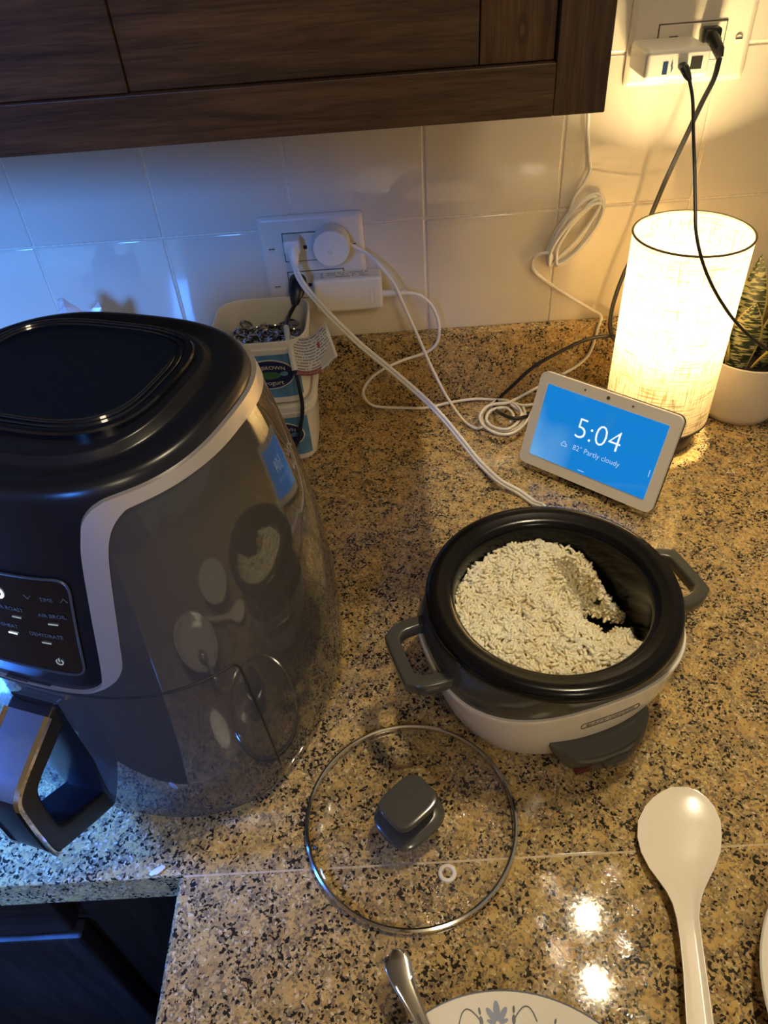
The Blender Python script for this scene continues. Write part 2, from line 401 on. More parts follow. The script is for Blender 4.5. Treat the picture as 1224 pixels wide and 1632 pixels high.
struct('floor', box(-1.32, 1.0, -2.6, 0.003, -1.0, -0.905), M_floor, label='dark kitchen floor')
struct('ceiling', box(-1.32, 1.0, -2.6, 0.12, 1.5, 1.6), M_ceil, label='pale kitchen ceiling')
wb = bmesh.new()
for (y0, y1, z0, z1) in ((-2.6, -.90, -.91, 1.5), (-.54, 0.003, -.91, 1.5), (-.90, -.54, -.91, .30), (-.90, -.54, .70, 1.5)):
    add_box(wb, -1.32, -1.25, y0, y1, z0, z1)
struct('wall_left', wb, M_wall, label='cream painted wall with an added narrow window opening at the left end of the counter')  # opening added to give the blue counter beam a source
wf = bmesh.new()
for (y0, y1, z0, z1) in ((-.90, -.875, .30, .70), (-.565, -.54, .30, .70), (-.90, -.54, .30, .325), (-.90, -.54, .675, .70)):
    add_box(wf, -1.30, -1.24, y0, y1, z0, z1, bev=.003)
struct('added_window', wf, M_white, label='narrow white framed side window added around the blue beam')  # unseen frame added to go with the blue counter beam
wb = bmesh.new()
WX0, WX1, WZ0, WZ1 = -1.08, -0.52, 0.82, 1.34
for (x0, x1, z0, z1) in ((-1.32, WX0, -.91, 1.5), (WX1, 1.0, -.91, 1.5), (WX0, WX1, -.91, WZ0), (WX0, WX1, WZ1, 1.5)):
    add_box(wb, x0, x1, -2.60, -2.43, z0, z1)
struct('wall_front', wb, M_wall, label='cream painted wall with a window, behind the viewer')
wf = bmesh.new()
for (x0, x1, z0, z1) in ((WX0, WX0+.03, WZ0, WZ1), (WX1-.03, WX1, WZ0, WZ1), (WX0, WX1, WZ0, WZ0+.03), (WX0, WX1, WZ1-.03, WZ1), ((WX0+WX1)/2-.01, (WX0+WX1)/2+.01, WZ0, WZ1)):
    add_box(wf, x0, x1, -2.50, -2.44, z0, z1, bev=.003)
struct('window_1', wf, M_white, label='white framed window letting in blue dusk light')

# countertop: two slabs, seam at y=-0.6365, granite upstand
ct = thing('countertop', 'speckled tan granite countertop made of two slabs with a seam', 'countertop')
SY, EX = -0.6365, -0.180
def slab(x0, x1, y0, y1, edge, BEV=.005):
    bm = bmesh.new(); vs = add_box(bm, x0, x1, y0, y1, -0.036, 0.0)
    es = [e for e in bm.edges if edge(e)]
    bmesh.ops.bevel(bm, geom=es, offset=0.0045 if False else BEV, segments=4, profile=0.5, affect='EDGES'); return bm
obj('back_slab', slab(-1.249, 0.999, SY+.0004, 0.0, lambda e: all(abs(v.co.y-SY-.0004) < 1e-5 and v.co.z > -.01 for v in e.verts), .0022), M_gran, ct, smooth=False)
obj('front_slab', slab(EX, 0.999, -1.6, SY-.0008, lambda e: all(abs(v.co.x-EX) < 1e-5 and v.co.z > -.01 for v in e.verts)), M_gran, ct, smooth=False)
M_seam = simple('seam_filler', (.50, .38, .22), 0.5, noise=0.2, nscale=200)
obj('seam_filler', box(EX+.004, 0.999, SY-.0014, SY+.0010, -.02, -.0004), M_seam, ct)
tag(obj('backsplash_strip', box(-1.249, 0.999, -0.020, -0.0003, 0.0003, 0.1016, bev=.002), M_gran), 'low speckled granite strip along the foot of the tiled wall', 'backsplash')

# base cabinets under the counter
def base_cab(name, label, x0, x1, y0, y1):
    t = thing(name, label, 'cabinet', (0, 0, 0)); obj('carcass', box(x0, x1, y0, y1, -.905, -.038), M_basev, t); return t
bc = base_cab('base_cabinet', 'dark wood base cabinet under the counter edge below the air fryer', -1.245, -0.165, -0.585, -0.003)
for k, (x0, x1) in enumerate(((-1.20, -.77), (-.76, -.33))):
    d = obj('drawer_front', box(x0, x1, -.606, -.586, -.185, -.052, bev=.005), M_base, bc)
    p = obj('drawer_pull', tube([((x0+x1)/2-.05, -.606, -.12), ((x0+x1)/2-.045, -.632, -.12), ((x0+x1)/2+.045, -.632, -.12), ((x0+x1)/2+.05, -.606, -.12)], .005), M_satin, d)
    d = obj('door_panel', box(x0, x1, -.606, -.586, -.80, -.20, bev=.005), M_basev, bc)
pc = base_cab('base_cabinet', 'dark wood cabinet below the granite slab where the plates stand', -0.150, 0.995, -1.58, -0.003)
for y0, y1 in ((-1.56, -1.12), (-1.10, -.66)):
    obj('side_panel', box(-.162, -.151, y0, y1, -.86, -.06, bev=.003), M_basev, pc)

# upper cabinet: carcass plus door of stile, rail and planks
uc = thing('upper_cabinet', 'dark stained wooden wall cabinet above the tiles, lower door edge showing', 'cabinet')
CX1, CZ, CY = 0.1535, 0.4365, -0.355
obj('carcass', box(-1.245, CX1-.002, CY+.021, -0.001, CZ+.004, 1.2), M_woodv, uc)
dr = obj('door_panel', box(-1.24, CX1-.02, CY+.010, CY+.020, CZ+.02, 1.1), M_wood, uc)
def plank(x0, x1, z0, z1, y0, m, nm='panel_plank', bev=.0012): return obj(nm, box(x0, x1, y0, CY+.0205, z0, z1, bev=bev, seg=2), m, dr)
ST = ay(888, 100, CY).x
obj('door_stile', box(ST, CX1, CY, CY+.0205, CZ, 1.1, bev=.0010), M_woodv, dr)
rl = box(-1.24, ST-.0001, CY+.0001, CY+.0205, CZ, ay(885, 100, CY).z, bev=.0008)
obj('door_rail', rl, M_wood, dr)
zr = ay(885, 100, CY).z+.0003; xa = ay(765, 60, CY+.005).x; xb = ay(190, 90, CY+.005).x
KN = ay(832, 48, CY+.006)
plank(xa+.0002, ST-.0004, zr, 1.05, CY+.006, wood('dark_stained_wood_knot', (.032, .015, .007), (.16, .080, .035), 0.36, 2, knot=KN)); plank(xb+.0002, xa-.0002, zr, 1.05, CY+.0066, M_wood)
plank(-.62, xb-.0002, ay(190, 150, CY+.0045).z, 1.05, CY+.0045, M_wood, bev=.0008); plank(-1.24, -.6208, zr, 1.05, CY+.006, M_wood)

# ceiling lights (their lamps are set at the top)
for k, (x, y) in enumerate(((0.404, -0.177), (0.393, -0.325))):
    t = thing('ceiling_light', ('ceiling light nearest the tiled wall', 'ceiling light further from the tiled wall')[k], 'lamp', (x, y, 1.5))
    obj('trim_ring', lathe([(.046, 0), (.060, 0), (.060, -.006), (.050, -.012), (.046, -.006)], 32, False, False), M_white, t)
    obj('diffuser', lathe([(.0005, -.004), (.046, -.004)], 32, False, False), M_clamp, t)

# ------------------------------------------------------------------ outlets
def receptacle(parent, cx, cz, used=()):
    obj('receptacle_gap', box(cx-.0345, cx+.0345, -.0068, -.004, cz-.0175, cz+.0175), simple('gap_shadow_plastic', (.10, .08, .055), .6), parent)
    r = obj('receptacle', box(cx-.0335, cx+.0335, -.0082, -.004, cz-.0165, cz+.0165, bev=.0012), M_plate, parent)
    for sx in (-1, 1):
        x = cx+sx*.0185
        obj('slot', box(x-.0045, x+.0045, -.0086, -.0060, cz+.0045, cz+.0065), M_hole, r); obj('slot', box(x-.004, x+.004, -.0086, -.006, cz-.0065, cz-.0045), M_hole, r)
        obj('slot', box(x+.0075, x+.0125, -.0086, -.006, cz-.0025, cz+.0025, bev=.001), M_hole, r)
    return r
def screw(parent, x, z):
    M = Matrix.Translation((x, -.006, z)) @ Matrix.Rotation(PI/2, 4, 'X')
    s = obj('screw', lathe([(.0042, -.001), (.0042, .0008), (.0032, .0018), (.0003, .0020)], 16, M=M), M_plate, parent)
    obj('screw_slot', box(x-.0034, x+.0034, -.0084, -.0074, z-.0005, z+.0005), M_hole, s)
def outlet(label, x0, x1, z0, z1, devs):
    t = thing('wall_outlet', label, 'outlet'); M = Matrix.Translation(((x0+x1)/2, 0, (z0+z1)/2)) @ Matrix.Rotation(PI/2, 4, 'X')
    w, h = (x1-x0)/2, (z1-z0)/2
    obj('wall_plate', rings([(0, w, h, 34), (.0034, w, h, 34), (.0060, w-.0035, h-.0035, 30), (.0065, w-.0062, h-.0062, 30)], 96, M=M), M_plate, t)
    for cz in devs:
        receptacle(t, (x0+x1)/2, cz)
        for sx in (-1, 1): screw(t, (x0+x1)/2+sx*.0485, cz)
    return t
outlet('double wall outlet with four plugs in it, behind the yogurt tubs', -.1385, -.0155, .139, .260, (.2235, .1765))
outlet('wall outlet at the top right above the lamp, holding a phone charger', .2685, .392, .3665, .4885, (.4045,))

# puck charger
pk = thing('power_adapter', 'round white puck charger in the upper right socket', 'charger', (0, 0, 0))
PC = ay(528, 400, -.030); Mp = Matrix.Translation((PC.x, -.0083, PC.z+.003)) @ Matrix.Rotation(PI/2, 4, 'X')
obj('adapter_body', lathe([(.0205, 0), (.0222, .003), (.0218, .020), (.0205, .0235), (.017, .0245), (.0005, .0247)], 48, M=Mp), M_white, pk)
obj('logo', text_bm('G', .007, .0002, fn=lambda x, y, z: Vector((PC.x-.001+x, -.0331-z, PC.z-.0005+y))), simple('pale_emboss', (.55, .52, .46), .4), pk, recalc=False)
cw = [(PC.x+.018, -.014, PC.z+.002), ay(582, 402, -.018), ay(603, 421, -.028), ay(628, 452, -.034), ay(645, 490, -.036), ay(668, 540, -.042), ay(690, 590, -.048), ay(712, 632, -.055), ay(737, 668, -.07)]
cw[-1] = az(737, 668, .006)
COIL = [az(803+36*math.cos(a)*s, 664+26*math.sin(a)*s, z) for (a, s, z) in [(math.radians(d), s, z) for d, s, z in ((140, 1.0, .003), (90, 1.0, .0028), (30, 1.0, .003), (-40, 1.02, .004), (-110, 1.0, .005), (-180, .98, .006), (-240, .95, .007), (-300, .92, .008), (-360, .9, .009), (-430, .85, .010), (-500, .82, .010), (-560, .66, .009), (-610, .64, .008), (-660, .68, .008))]]
COIL2 = COIL[:10]
cw += [az(757, 682, .003)]+COIL2+[az(838, 646, .006), az(880, 640, .004), az(905, 655, .004)]
obj('cord', tube(cw, .0019, n=8), M_cordw, pk)

# white brick adapter
br = thing('power_adapter', 'white rectangular power brick in the lower right socket', 'charger')
b0 = ay(505, 503, -.033); b1 = ay(608, 438, -.033)
obj('adapter_body', box(b0.x, b1.x, -.0345, -.0088, b0.z+.003, b1.z-.001, bev=.0045, seg=4), M_white, br)
lg = ay(594, 472, -.0345); pth = [(lg.x+a, -.0347, lg.z+b) for a, b in rrect(.005, .020, .0022, 4)]
obj('emboss', add_tube(bmesh.new(), pth, .0004, 6, closed=True), M_plate, br)
lb = bmesh.new(); uvx = []
zt_ = b1.z-.001+.0003
for k in range(3):
    for i in range(26):
        if random.random() < .72: add_box(lb, b0.x+.010+i*.0022, b0.x+.0115+i*.0022, -.0285+k*.005, -.0265+k*.005, zt_-.0002, zt_)
o = obj('rating_print', lb, simple('grey_ink', (.25, .23, .2), .6), br, smooth=False)
e0 = ay(606, 468, -.028); e1 = ay(648, 466, -.028)
obj('strain_relief', add_tube(bmesh.new(), [e0, e0.lerp(e1, .3), e1.lerp(e0, .15), e1], [.0042, .0038, .003, .0036], 14), M_white, br)
cb = [e1, ay(668, 470, -.028), ay(688, 487, -.030), ay(699, 515, -.032), ay(697, 545, -.034), ay(678, 562, -.036), ay(640, 575, -.044), ay(605, 592, -.052), ay(584, 612, -.055), ay(580, 632, -.052), az(597, 647, .004), az(640, 650, .0025), az(680, 650, .0025), az(715, 642, .0045), az(755, 636, .0045), az(785, 637, .004), az(812, 640, .011), az(830, 655, .012), az(826, 672, .012), az(808, 684, .0115), az(785, 680, .0115), az(775, 668, .012), az(783, 654, .012), az(806, 650, .012), az(818, 662, .0125), az(812, 674, .0125)]
obj('cord', tube(cb, .0020, n=8), M_cordw, br)

# white rice cooker power cord
pw = thing('power_cable', 'thick white power cord hanging from the outlet to the rice cooker', 'cord')
w0 = ay(466, 396, -.024)
pl = bmesh.new(); add_box(pl, w0.x-.0095, w0.x+.0095, -.030, -.0087, w0.z-.006, w0.z+.011, bev=.003, seg=3)
obj('plug', pl, M_white, pw)
pe = ay(470, 425, -.036)
obj('strain_relief', add_tube(bmesh.new(), [Vector((w0.x, -.026, w0.z+.001)), Vector((w0.x+.001, -.033, w0.z-.006)), pe], [.0075, .0065, .0042], 12), M_white, pw)
ck = [pe, ay(477, 443, -.045), ay(493, 466, -.055), ay(530, 507, -.070), ay(575, 550, -.080), ay(620, 587, -.090), ay(670, 630, -.105), ay(705, 665, -.120), ay(738, 705, -.140), ay(765, 738, -.165), az(795, 766, .010), az(825, 783, .005), az(850, 801, .0045), az(868, 815, .02), Vector((.143, -.372, .045))]
crd = bmesh.new(); P = catmull(ck, 8)
for s in (-1, 1):
    add_tube(crd, [p+Vector((.0013*s, 0, .0013*s)) for p in P], .0022, 8)
obj('cord', crd, M_cordw, pw)

# black plug with tagged cord (air fryer)
pb = thing('power_cable', 'black power cord with a white warning tag hanging by the yogurt tubs', 'cord')
k0 = ay(474, 456, -.022); k1 = ay(470, 486, -.036)
bmp = bmesh.new(); add_tube(bmp, [Vector((k0.x, -.0087, k0.z+.002)), Vector((k0.x, -.019, k0.z+.002)), k0.lerp(k1, .35), k1.lerp(k0, .25), k1], [.0105, .0108, .0095, .0062, .0038], 14, flat=.8)
obj('plug', bmp, M_black, pb)
kp = [k1, ay(461, 503, -.055), ay(456, 520, -.085), ay(459, 540, -.118), ay(465, 566, -.140), ay(471, 592, -.150), ay(478, 622, -.152), ay(482, 650, -.152), ay(479, 680, -.152), ay(474, 706, -.150), az(462, 724, .006), az(440, 735, .004), az(395, 720, .004)]
obj('cord', tube(kp, .0024, n=8), M_black, pb)
obj('tag_sleeve', tube([ay(456, 522, -.088), ay(459, 540, -.119), ay(465, 566, -.141), ay(470, 590, -.150)], .0036, n=6), M_white, pb)
tg = bmesh.new(); uvl = tg.loops.layers.uv.new('UVMap'); NU, NV = 12, 4; G = []
TL, TR, BL, BR = ay(461, 533, -.124), ay(519, 513, -.130), ay(471, 597, -.153), ay(538, 567, -.152)
for i in range(NU+1):
    u = i/NU; a = TL.lerp(TR, u); b = BL.lerp(BR, u); sag = Vector((0, -.006, -.010))*math.sin(PI*u)*.8
    G.append([tg.verts.new(b.lerp(a, j/NV)+sag) for j in range(NV+1)])
for i in range(NU):
    for j in range(NV):
        f = tg.faces.new((G[i][j], G[i+1][j], G[i+1][j+1], G[i][j+1]))
        for lp, (u, v) in zip(f.loops, ((i, j), (i+1, j), (i+1, j+1), (i, j+1))): lp[uvl].uv = (u/NU, v/NV)
to = obj('warning_tag', tg, print_mat('tag_print', (.80, .76, .70), (.10, .08, .08), 34, 13, True), pb)
sm = to.modifiers.new('thick', 'SOLIDIFY'); sm.thickness = .0004
sy = bmesh.new()
def tagp(u, v, d=.0005):
    a = TL.lerp(TR, u); b = BL.lerp(BR, u); return b.lerp(a, v)+Vector((0, -.006, -.010))*math.sin(PI*u)*.8+Vector((-.0002, -d, d*.4))
bmt = bmesh.new()
vv = [bmt.verts.new(tagp(u, v)) for u, v in ((.64, .08), (.80, .06), (.96, .05), (.96, .50), (.80, .36), (.66, .30))]; bmt.faces.new(vv)
obj('tag_picture', bmt, simple('tag_picture', (.62, .58, .54), .5), to, smooth=False)
bmt = bmesh.new(); vv = [bmt.verts.new(tagp(.70+.035*math.cos(a), .66+.09*math.sin(a))) for a in [2*PI*i/10 for i in range(10)]]; bmt.faces.new(vv)
obj('tag_symbol', bmt, simple('tag_red', (.45, .06, .05), .5), to, smooth=False)

# phone charger upper right and its cable, lamp plug
ch = thing('power_adapter', 'chunky white USB charger block with three ports, top right', 'charger')
cx0, cx1, cz0, cz1 = .2695, .3310, .3850, .4110
obj('adapter_body', box(cx0, cx1, -.066, -.0088, cz0, cz1, bev=.0045, seg=4), M_white, ch)
def ports(px, py, w, h, m, nm='port', tp=.0003):
    c = ay(px, py, -.0663); return obj(nm, box(c.x-w/2, c.x+w/2, -.0663, -.0645, c.z-h/2, c.z+h/2, bev=.0004), m, ch)
ports(1060, 109, .0050, .0110, simple('usb_blue', (.02, .05, .14), .3)); ports(1110, 100, .0110, .0110, M_hole)
ic = ay(1071, 107, -.0664)
im = bmesh.new(); add_tube(im, [ic+Vector((.0002, 0, .004)), ic+Vector((-.0009, 0, .0004)), ic+Vector((.0009, 0, -.0004)), ic+Vector((-.0002, 0, -.004))], .00035, 6)
obj('charge_symbol', im, simple('blue_print', (.03, .16, .42), .5), ch)
uc_ = thing('usb_cable', 'thin black USB cable drooping from the charger in front of the lamp', 'cable')
u0 = ay(1088, 105, -.0665); u1 = ay(1099, 128, -.081)
obj('plug', add_tube(bmesh.new(), [Vector((u0.x, -.0666, u0.z)), Vector((u0.x, -.073, u0.z-.001)), u0.lerp(u1, .7), u1], [.0048, .0048, .0040, .0024], 12, flat=.75), M_black, uc_)
obj('cord', tube([u1, ay(1104, 160, -.092), ay(1105, 210, -.106), ay(1107, 270, -.130), ay(1108, 325, -.160), ay(1110, 375, -.185), ay(1124, 430, -.196), ay(1150, 482, -.196), ay(1185, 527, -.186), ay(1228, 560, -.170), ay(1275, 585, -.15), Vector((.50, -.13, .03)), Vector((.53, -.12, .004)), Vector((.60, -.15, .004))], .0017, n=8), M_black, uc_)
lc = thing('power_cable', 'black lamp cord running from the top right socket down behind the lamp', 'cord')
l0 = ay(1134, 58, -.020); l1 = ay(1147, 92, -.040)
lp_ = bmesh.new(); add_box(lp_, l0.x-.009, l0.x+.009, -.024, -.0088, l0.z-.007, l0.z+.008, bev=.003, seg=3); obj('plug', lp_, M_black, lc)
obj('strain_relief', add_tube(bmesh.new(), [Vector((l0.x, -.022, l0.z)), l0.lerp(l1, .6)+Vector((0, -.006, 0)), l1], [.0065, .0056, .0035], 12), M_black, lc)
crd = bmesh.new(); P = catmull([l1, ay(1138, 125, -.045), ay(1118, 165, -.045), ay(1090, 225, -.042), ay(1062, 285, -.036), ay(1043, 330, -.030), ay(1020, 385, -.026), ay(993, 440, -.023), ay(976, 490, -.025), ay(973, 525, -.030), ay(985, 548, -.036), az(1015, 580, .004), az(1050, 615, .0035), (.326, -.085, .010)], 8)
for s in (-1, 1): add_tube(crd, [p+Vector((.0011*s, 0, 0)) for p in P], .0017, 8)
obj('cord', crd, M_black, lc)
kb = thing('power_cable', 'black cord curving along the upstand from the lamp to the coiled white cables', 'cord')
obj('cord', tube([az(1040, 560, .020), ay(1000, 538, -.034), ay(965, 536, -.034), ay(930, 543, -.034), ay(890, 562, -.036), ay(850, 585, -.038), ay(818, 614, -.040), az(797, 634, .0075), az(788, 648, .0065), az(800, 660, .0165), az(822, 667, .0170), az(838, 664, .0125), az(862, 660, .0025)], .0023, n=8), M_black, kb)
kc = thing('power_cable', 'short black cord between the lamp and the back of the display', 'cord')
obj('cord', tube([az(1030, 570, .004), az(985, 571, .0115), az(950, 577, .012), az(922, 588, .012), az(905, 602, .012), az(903, 625, .020)], .0020, n=8), M_black, kc)

# white cable hanging from behind the cabinet with a wound bundle
wc = thing('usb_cable', 'white cable hung in a wound bundle on the tiles left of the lamp', 'cable')
wcp = [Vector((.2035, -.006, .98)), Vector((.2040, -.006, .70)), Vector((.2045, -.008, .52)), ay(940, 120, -.010), ay(938, 170, -.008), ay(937, 215, -.006), ay(939, 250, -.006), ay(940, 272, -.007), ay(929, 295, -.008), ay(913, 320, -.009), ay(906, 350, -.010), ay(899, 368, -.010), ay(880, 400, -.010)]
def bundle(k):
    c = [(917, 367), (921, 371), (914, 370), (922, 362), (918, 374)][k]; L, Wd = [(69, 25), (61, 15), (66, 21), (57, 11), (64, 19)][k]
    a = math.radians([-54, -51, -56, -53, -50][k]); out = []
    for d in range(150, -210, -36):
        t = math.radians(d); u, v = L*math.cos(t), Wd*math.sin(t)
        out.append(ay(c[0]+u*math.cos(a)-v*math.sin(a), c[1]+u*math.sin(a)+v*math.cos(a), -.011-.0024*k))
    return out
for k in range(5): wcp += bundle(k)
wcp += [ay(878, 405, -.019), ay(860, 405, -.014), ay(849, 416, -.010), ay(852, 432, -.008), ay(872, 449, -.007), ay(910, 474, -.008), ay(945, 495, -.012), ay(958, 505, -.020), ay(953, 522, -.024), ay(945, 550, -.024), ay(936, 568, -.025), ay(915, 586, -.028), ay(880, 605, -.034), ay(850, 621, -.040), az(822, 636, .010), az(808, 642, .0165), az(780, 646, .016), az(765, 662, .0155), az(772, 680, .015), az(797, 692, .0145), az(822, 688, .015), az(842, 668, .016), az(850, 655, .008), az(872, 655, .0045)]
obj('cord', tube(wcp, .0020, n=7), M_cordw, wc)

# ------------------------------------------------------------------ air fryer
FC, FA = (-.2085, -.4516), math.radians(-19)
FN, FAB, FZT = 2.7, .908, .3217
def fr_r(z):
    if z < .03: return .1488-(1-z/.03)**2*.005
    t = min(1, (z-.03)/(FZT-.03)); return (1-t)**2*.1488+2*t*(1-t)*.155+t*t*.1156
def FS(th, z, off=0.0):
    r = fr_r(z)+off; x, y = se(th, r, r*FAB, FN); return Vector((x, y, z))
def FX(x, z, off=0.0):   # front face point at local x, height z
    r = fr_r(z)+off; return Vector((x, -FAB*(max(1e-9, r**FN-abs(x)**FN))**(1/FN), z))
fr = thing('air_fryer', 'large charcoal air fryer with a black top and steel trim band', 'appliance', (FC[0], FC[1], 0), FA)
inner = [(0, .1705), (.20, .1722), (.30, .1775), (.36, .1830), (.404, .1884), (.451, .1992), (.487, .22), (.544, .253), (.60, .2795), (.66, .294), (.75, .3030), (.86, .306), (1.22, .306), (1.574, .3035), (1.9, .302), (2.4, .301), (2.8, .301), (PI, .301)]
outer = [(0, .1705), (.17, .1718), (.24, .1745), (.29, .1790), (.316, .1845), (.343, .1998), (.397, .2408), (.451, .2765), (.49, .2925), (.54, .3040), (.64, .3112), (.80, .3138), (1.257, .3140), (1.716, .3132), (2.1, .3128), (2.5, .3125), (2.8, .3125), (PI, .3125)]
def half(P, n=10): return [(p.x, p.y) for p in catmull([(a, b, 0) for a, b in P], n)]
def full(P):
    H = half(P); return [(-a, b) for a, b in H[:0:-1]]+H[:-1]
IN, OU = full(inner), full(outer)
def strip(bm, A, B, rows, off, map_=FS):
    """closed ruled band between (th,z) loops A (top) and B (bottom)"""
    R = []
    for k in range(rows+1):
        t = k/rows; R.append([bm.verts.new(map_(a[0]*(1-t)+b[0]*t, a[1]*(1-t)+b[1]*t, off)) for a, b in zip(A, B)])
    m = len(A)
    for k in range(rows):
        for i in range(m):
            j = (i+1) % m; bm.faces.new((R[k][i], R[k][j], R[k+1][j], R[k+1][i]))
    return R
m = len(IN)
BOT = [(-PI+2*PI*i/m, .006) for i in range(m)]
# align bottom loop start with the top loop start (th = -pi)
bm = bmesh.new(); R = strip(bm, IN, BOT, 26, 0.0)
# rolled lip at the cut edge
lip = [bm.verts.new(FS(a, b, -.004)) for a, b in IN]
for i in range(m): j = (i+1) % m; bm.faces.new((lip[i], lip[j], R[0][j], R[0][i]))
obj('body_shell', bm, M_fryg, fr, ang=50)
bm = bmesh.new(); R = strip(bm, OU, IN, 4, .0010)
lip = [bm.verts.new(FS(a, b, -.003)) for a, b in OU]; lip2 = [bm.verts.new(FS(a, b, -.001)) for a, b in IN]
for i in range(m):
    j = (i+1) % m; bm.faces.new((lip[i], lip[j], R[0][j], R[0][i])); bm.faces.new((R[-1][i], R[-1][j], lip2[j], lip2[i]))
obj('steel_band', bm, simple('brushed_band', (.80, .74, .66), .36, .75, noise=.02, nscale=60), fr, ang=50)
def sr(z, s, n=FN): r = .1156*s; return (z, r, r*FAB, n)
top = [(z, fr_r(z)-.0022, (fr_r(z)-.0022)*FAB, FN) for z in (.160, .18, .20, .22, .24, .26, .28, .295, .305, .311, .315)]
top += [sr(.3185, .985), sr(.3210, .965), sr(.3223, .94), sr(.3226, .90), sr(.3216, .84), sr(.3212, .80, 2.8), sr(.3225, .775, 2.9), sr(.3262, .745, 3.0), sr(.3275, .73, 3.0)]
obj('upper_shell', rings(top, 128, True, True), M_fryb, fr, ang=60)
a_, b_ = .0800, .0665; off_ = .004
lid = []
for (z, d) in ((.3270, 0), (.3305, 0), (.3318, .001), (.3322, .0025), (.3322, .0045), (.3308, .0052), (.3308, .0062), (.3322, .0070), (.3322, .0085), (.3308, .0092), (.3308, .0102), (.3322, .0110), (.3322, .0125), (.3312, .0140), (.3308, .018), (.3312, .040)):
    lid.append((z, a_-d, b_-d, 3.2))
obj('top_vent_panel', rings(lid, 128, True, True, M=Matrix.Translation((0, off_, 0))), M_fryk, fr, ang=35)
# control panel
def patch(bm, pts, off, fn):
    c = bm.verts.new(fn(sum(p[0] for p in pts)/len(pts), sum(p[1] for p in pts)/len(pts), off))
    V = [bm.verts.new(fn(p[0], p[1], off)) for p in pts]
    for i in range(len(V)): bm.faces.new((c, V[i], V[(i+1) % len(V)]))
pw_ = lambda x, z, o: FX(x, z, o)
# panel outline follows the photo: narrower below
pout = [(-.050, .188), (.050, .188), (.0575, .2655), (-.0575, .2655)]
def rpoly(P, r, k=5):
    out = []; n = len(P)
    for i in range(n):
        p = Vector(P[i]+(0,)); a = (Vector(P[i-1]+(0,))-p).normalized(); b = (Vector(P[(i+1) % n]+(0,))-p).normalized()
        for j in range(k+1):
            t = j/k; q0 = p+a*r*(1-t)**2*1.0 + b*r*t*t; out.append((q0.x, q0.y))
    return out
def dens(P, n=6):
    out = []
    for i in range(len(P)):
        a, b = P[i], P[(i+1) % len(P)]; d = math.hypot(a[0]-b[0], a[1]-b[1]); k = max(1, int(d/.006))
        out += [(a[0]+(b[0]-a[0])*j/k, a[1]+(b[1]-a[1])*j/k) for j in range(k)]
    return out
po = dens(rpoly(pout, .010)); bm = bmesh.new(); NR = 6; Rr = []
cxp, czp = 0, .2265
for k in range(NR+1):
    s = 1-k/NR*.999; Rr.append([bm.verts.new(FX(cxp+(x-cxp)*s, czp+(z-czp)*s, -.0012)) for x, z in po])
for k in range(NR):
    for i in range(len(po)): j = (i+1) % len(po); bm.faces.new((Rr[k][i], Rr[k][j], Rr[k+1][j], Rr[k+1][i]))
cp = obj('control_panel', bm, M_fryk, fr, ang=60)
obj('panel_border', add_tube(bmesh.new(), [FX(x, z, -.0009) for x, z in po], .0009, 6, closed=True), simple('panel_edge_grey', (.05, .055, .065), .3), cp)
def ptext(s, x, z, size, m, nm='legend', xs=1.0): return obj(nm, text_bm(s, size, 0, fn=lambda u, v, d: FX(x+u, z+v, -.0007), xs=xs), m, cp, recalc=False)
ptext('5', .0065, .2515, .021, M_led, 'display_digit')
ptext('TIME', .040, .2500, .0042, M_legend); ptext('AIR ROAST', .0105, .2385, .0042, M_legend); ptext('AIR BROIL', .0405, .2375, .0042, M_legend)
ptext('REHEAT', .0045, .2235, .0042, M_legend); ptext('DEHYDRATE', .0315, .2205, .0042, M_legend)
for (x, z, s) in ((.0275, .2505, -1), (.0515, .2505, 1)):
    obj('chevron', add_tube(bmesh.new(), [FX(x-.0022, z-.0014*s, -.0008), FX(x, z+.0014*s, -.0008), FX(x+.0022, z-.0014*s, -.0008)], .0003, 6), M_legend, cp)
for (x, z, m_) in ((.0140, .2322, M_leddim), (.0395, .2310, M_leddim), (.0060, .2172, M_led), (.0300, .2142, M_leddim)):
    bm = bmesh.new(); patch(bm, [(x-.0034, z-.0006), (x+.0034, z-.0006), (x+.0034, z+.0006), (x-.0034, z+.0006)], -.0006, FX); obj('indicator', bm, m_, cp, smooth=False)
pwx, pwz = .0345, .1985
bm = bmesh.new(); add_tube(bm, [FX(pwx+.0024*math.sin(a), pwz+.0024*math.cos(a), -.0007) for a in [math.radians(40+280*i/14) for i in range(15)]], .00035, 6); add_tube(bm, [FX(pwx, pwz+.0004, -.0007), FX(pwx, pwz+.003, -.0007)], .00035, 6)
obj('power_symbol', bm, M_leddim, cp)
# basket drawer front and its seam
def dtop(u): return .1690-.006*max(0, (abs(u)-.965)/.035)**2
def dth(u, z): return u*(1.055+(.169-z)/.157*.065)
bm = bmesh.new(); NU, NV = 72, 16; G = []
for i in range(NU+1):
    u = -1+2*i/NU; zt = dtop(u); G.append([bm.verts.new(FS(dth(u, zt+(.010-zt)*j/NV), zt+(.010-zt)*j/NV, .0006)) for j in range(NV+1)])
for i in range(NU):
    for j in range(NV): bm.faces.new((G[i][j], G[i+1][j], G[i+1][j+1], G[i][j+1]))
bk = obj('basket_front', bm, M_fryg, fr)
sp = [FS(dth(-1, z), z, .0003) for z in (.008, .04, .08, .12, .15, .1625)]
sp += [FS(dth(u, dtop(u)), dtop(u)+.0005, .0003) for u in [-.985+1.97*i/60 for i in range(61)]]+[FS(dth(1, z), z, .0003) for z in (.1625, .15, .12, .08, .04, .008)]
obj('basket_seam', add_tube(bmesh.new(), sp, .0008, 6), M_hole, fr)
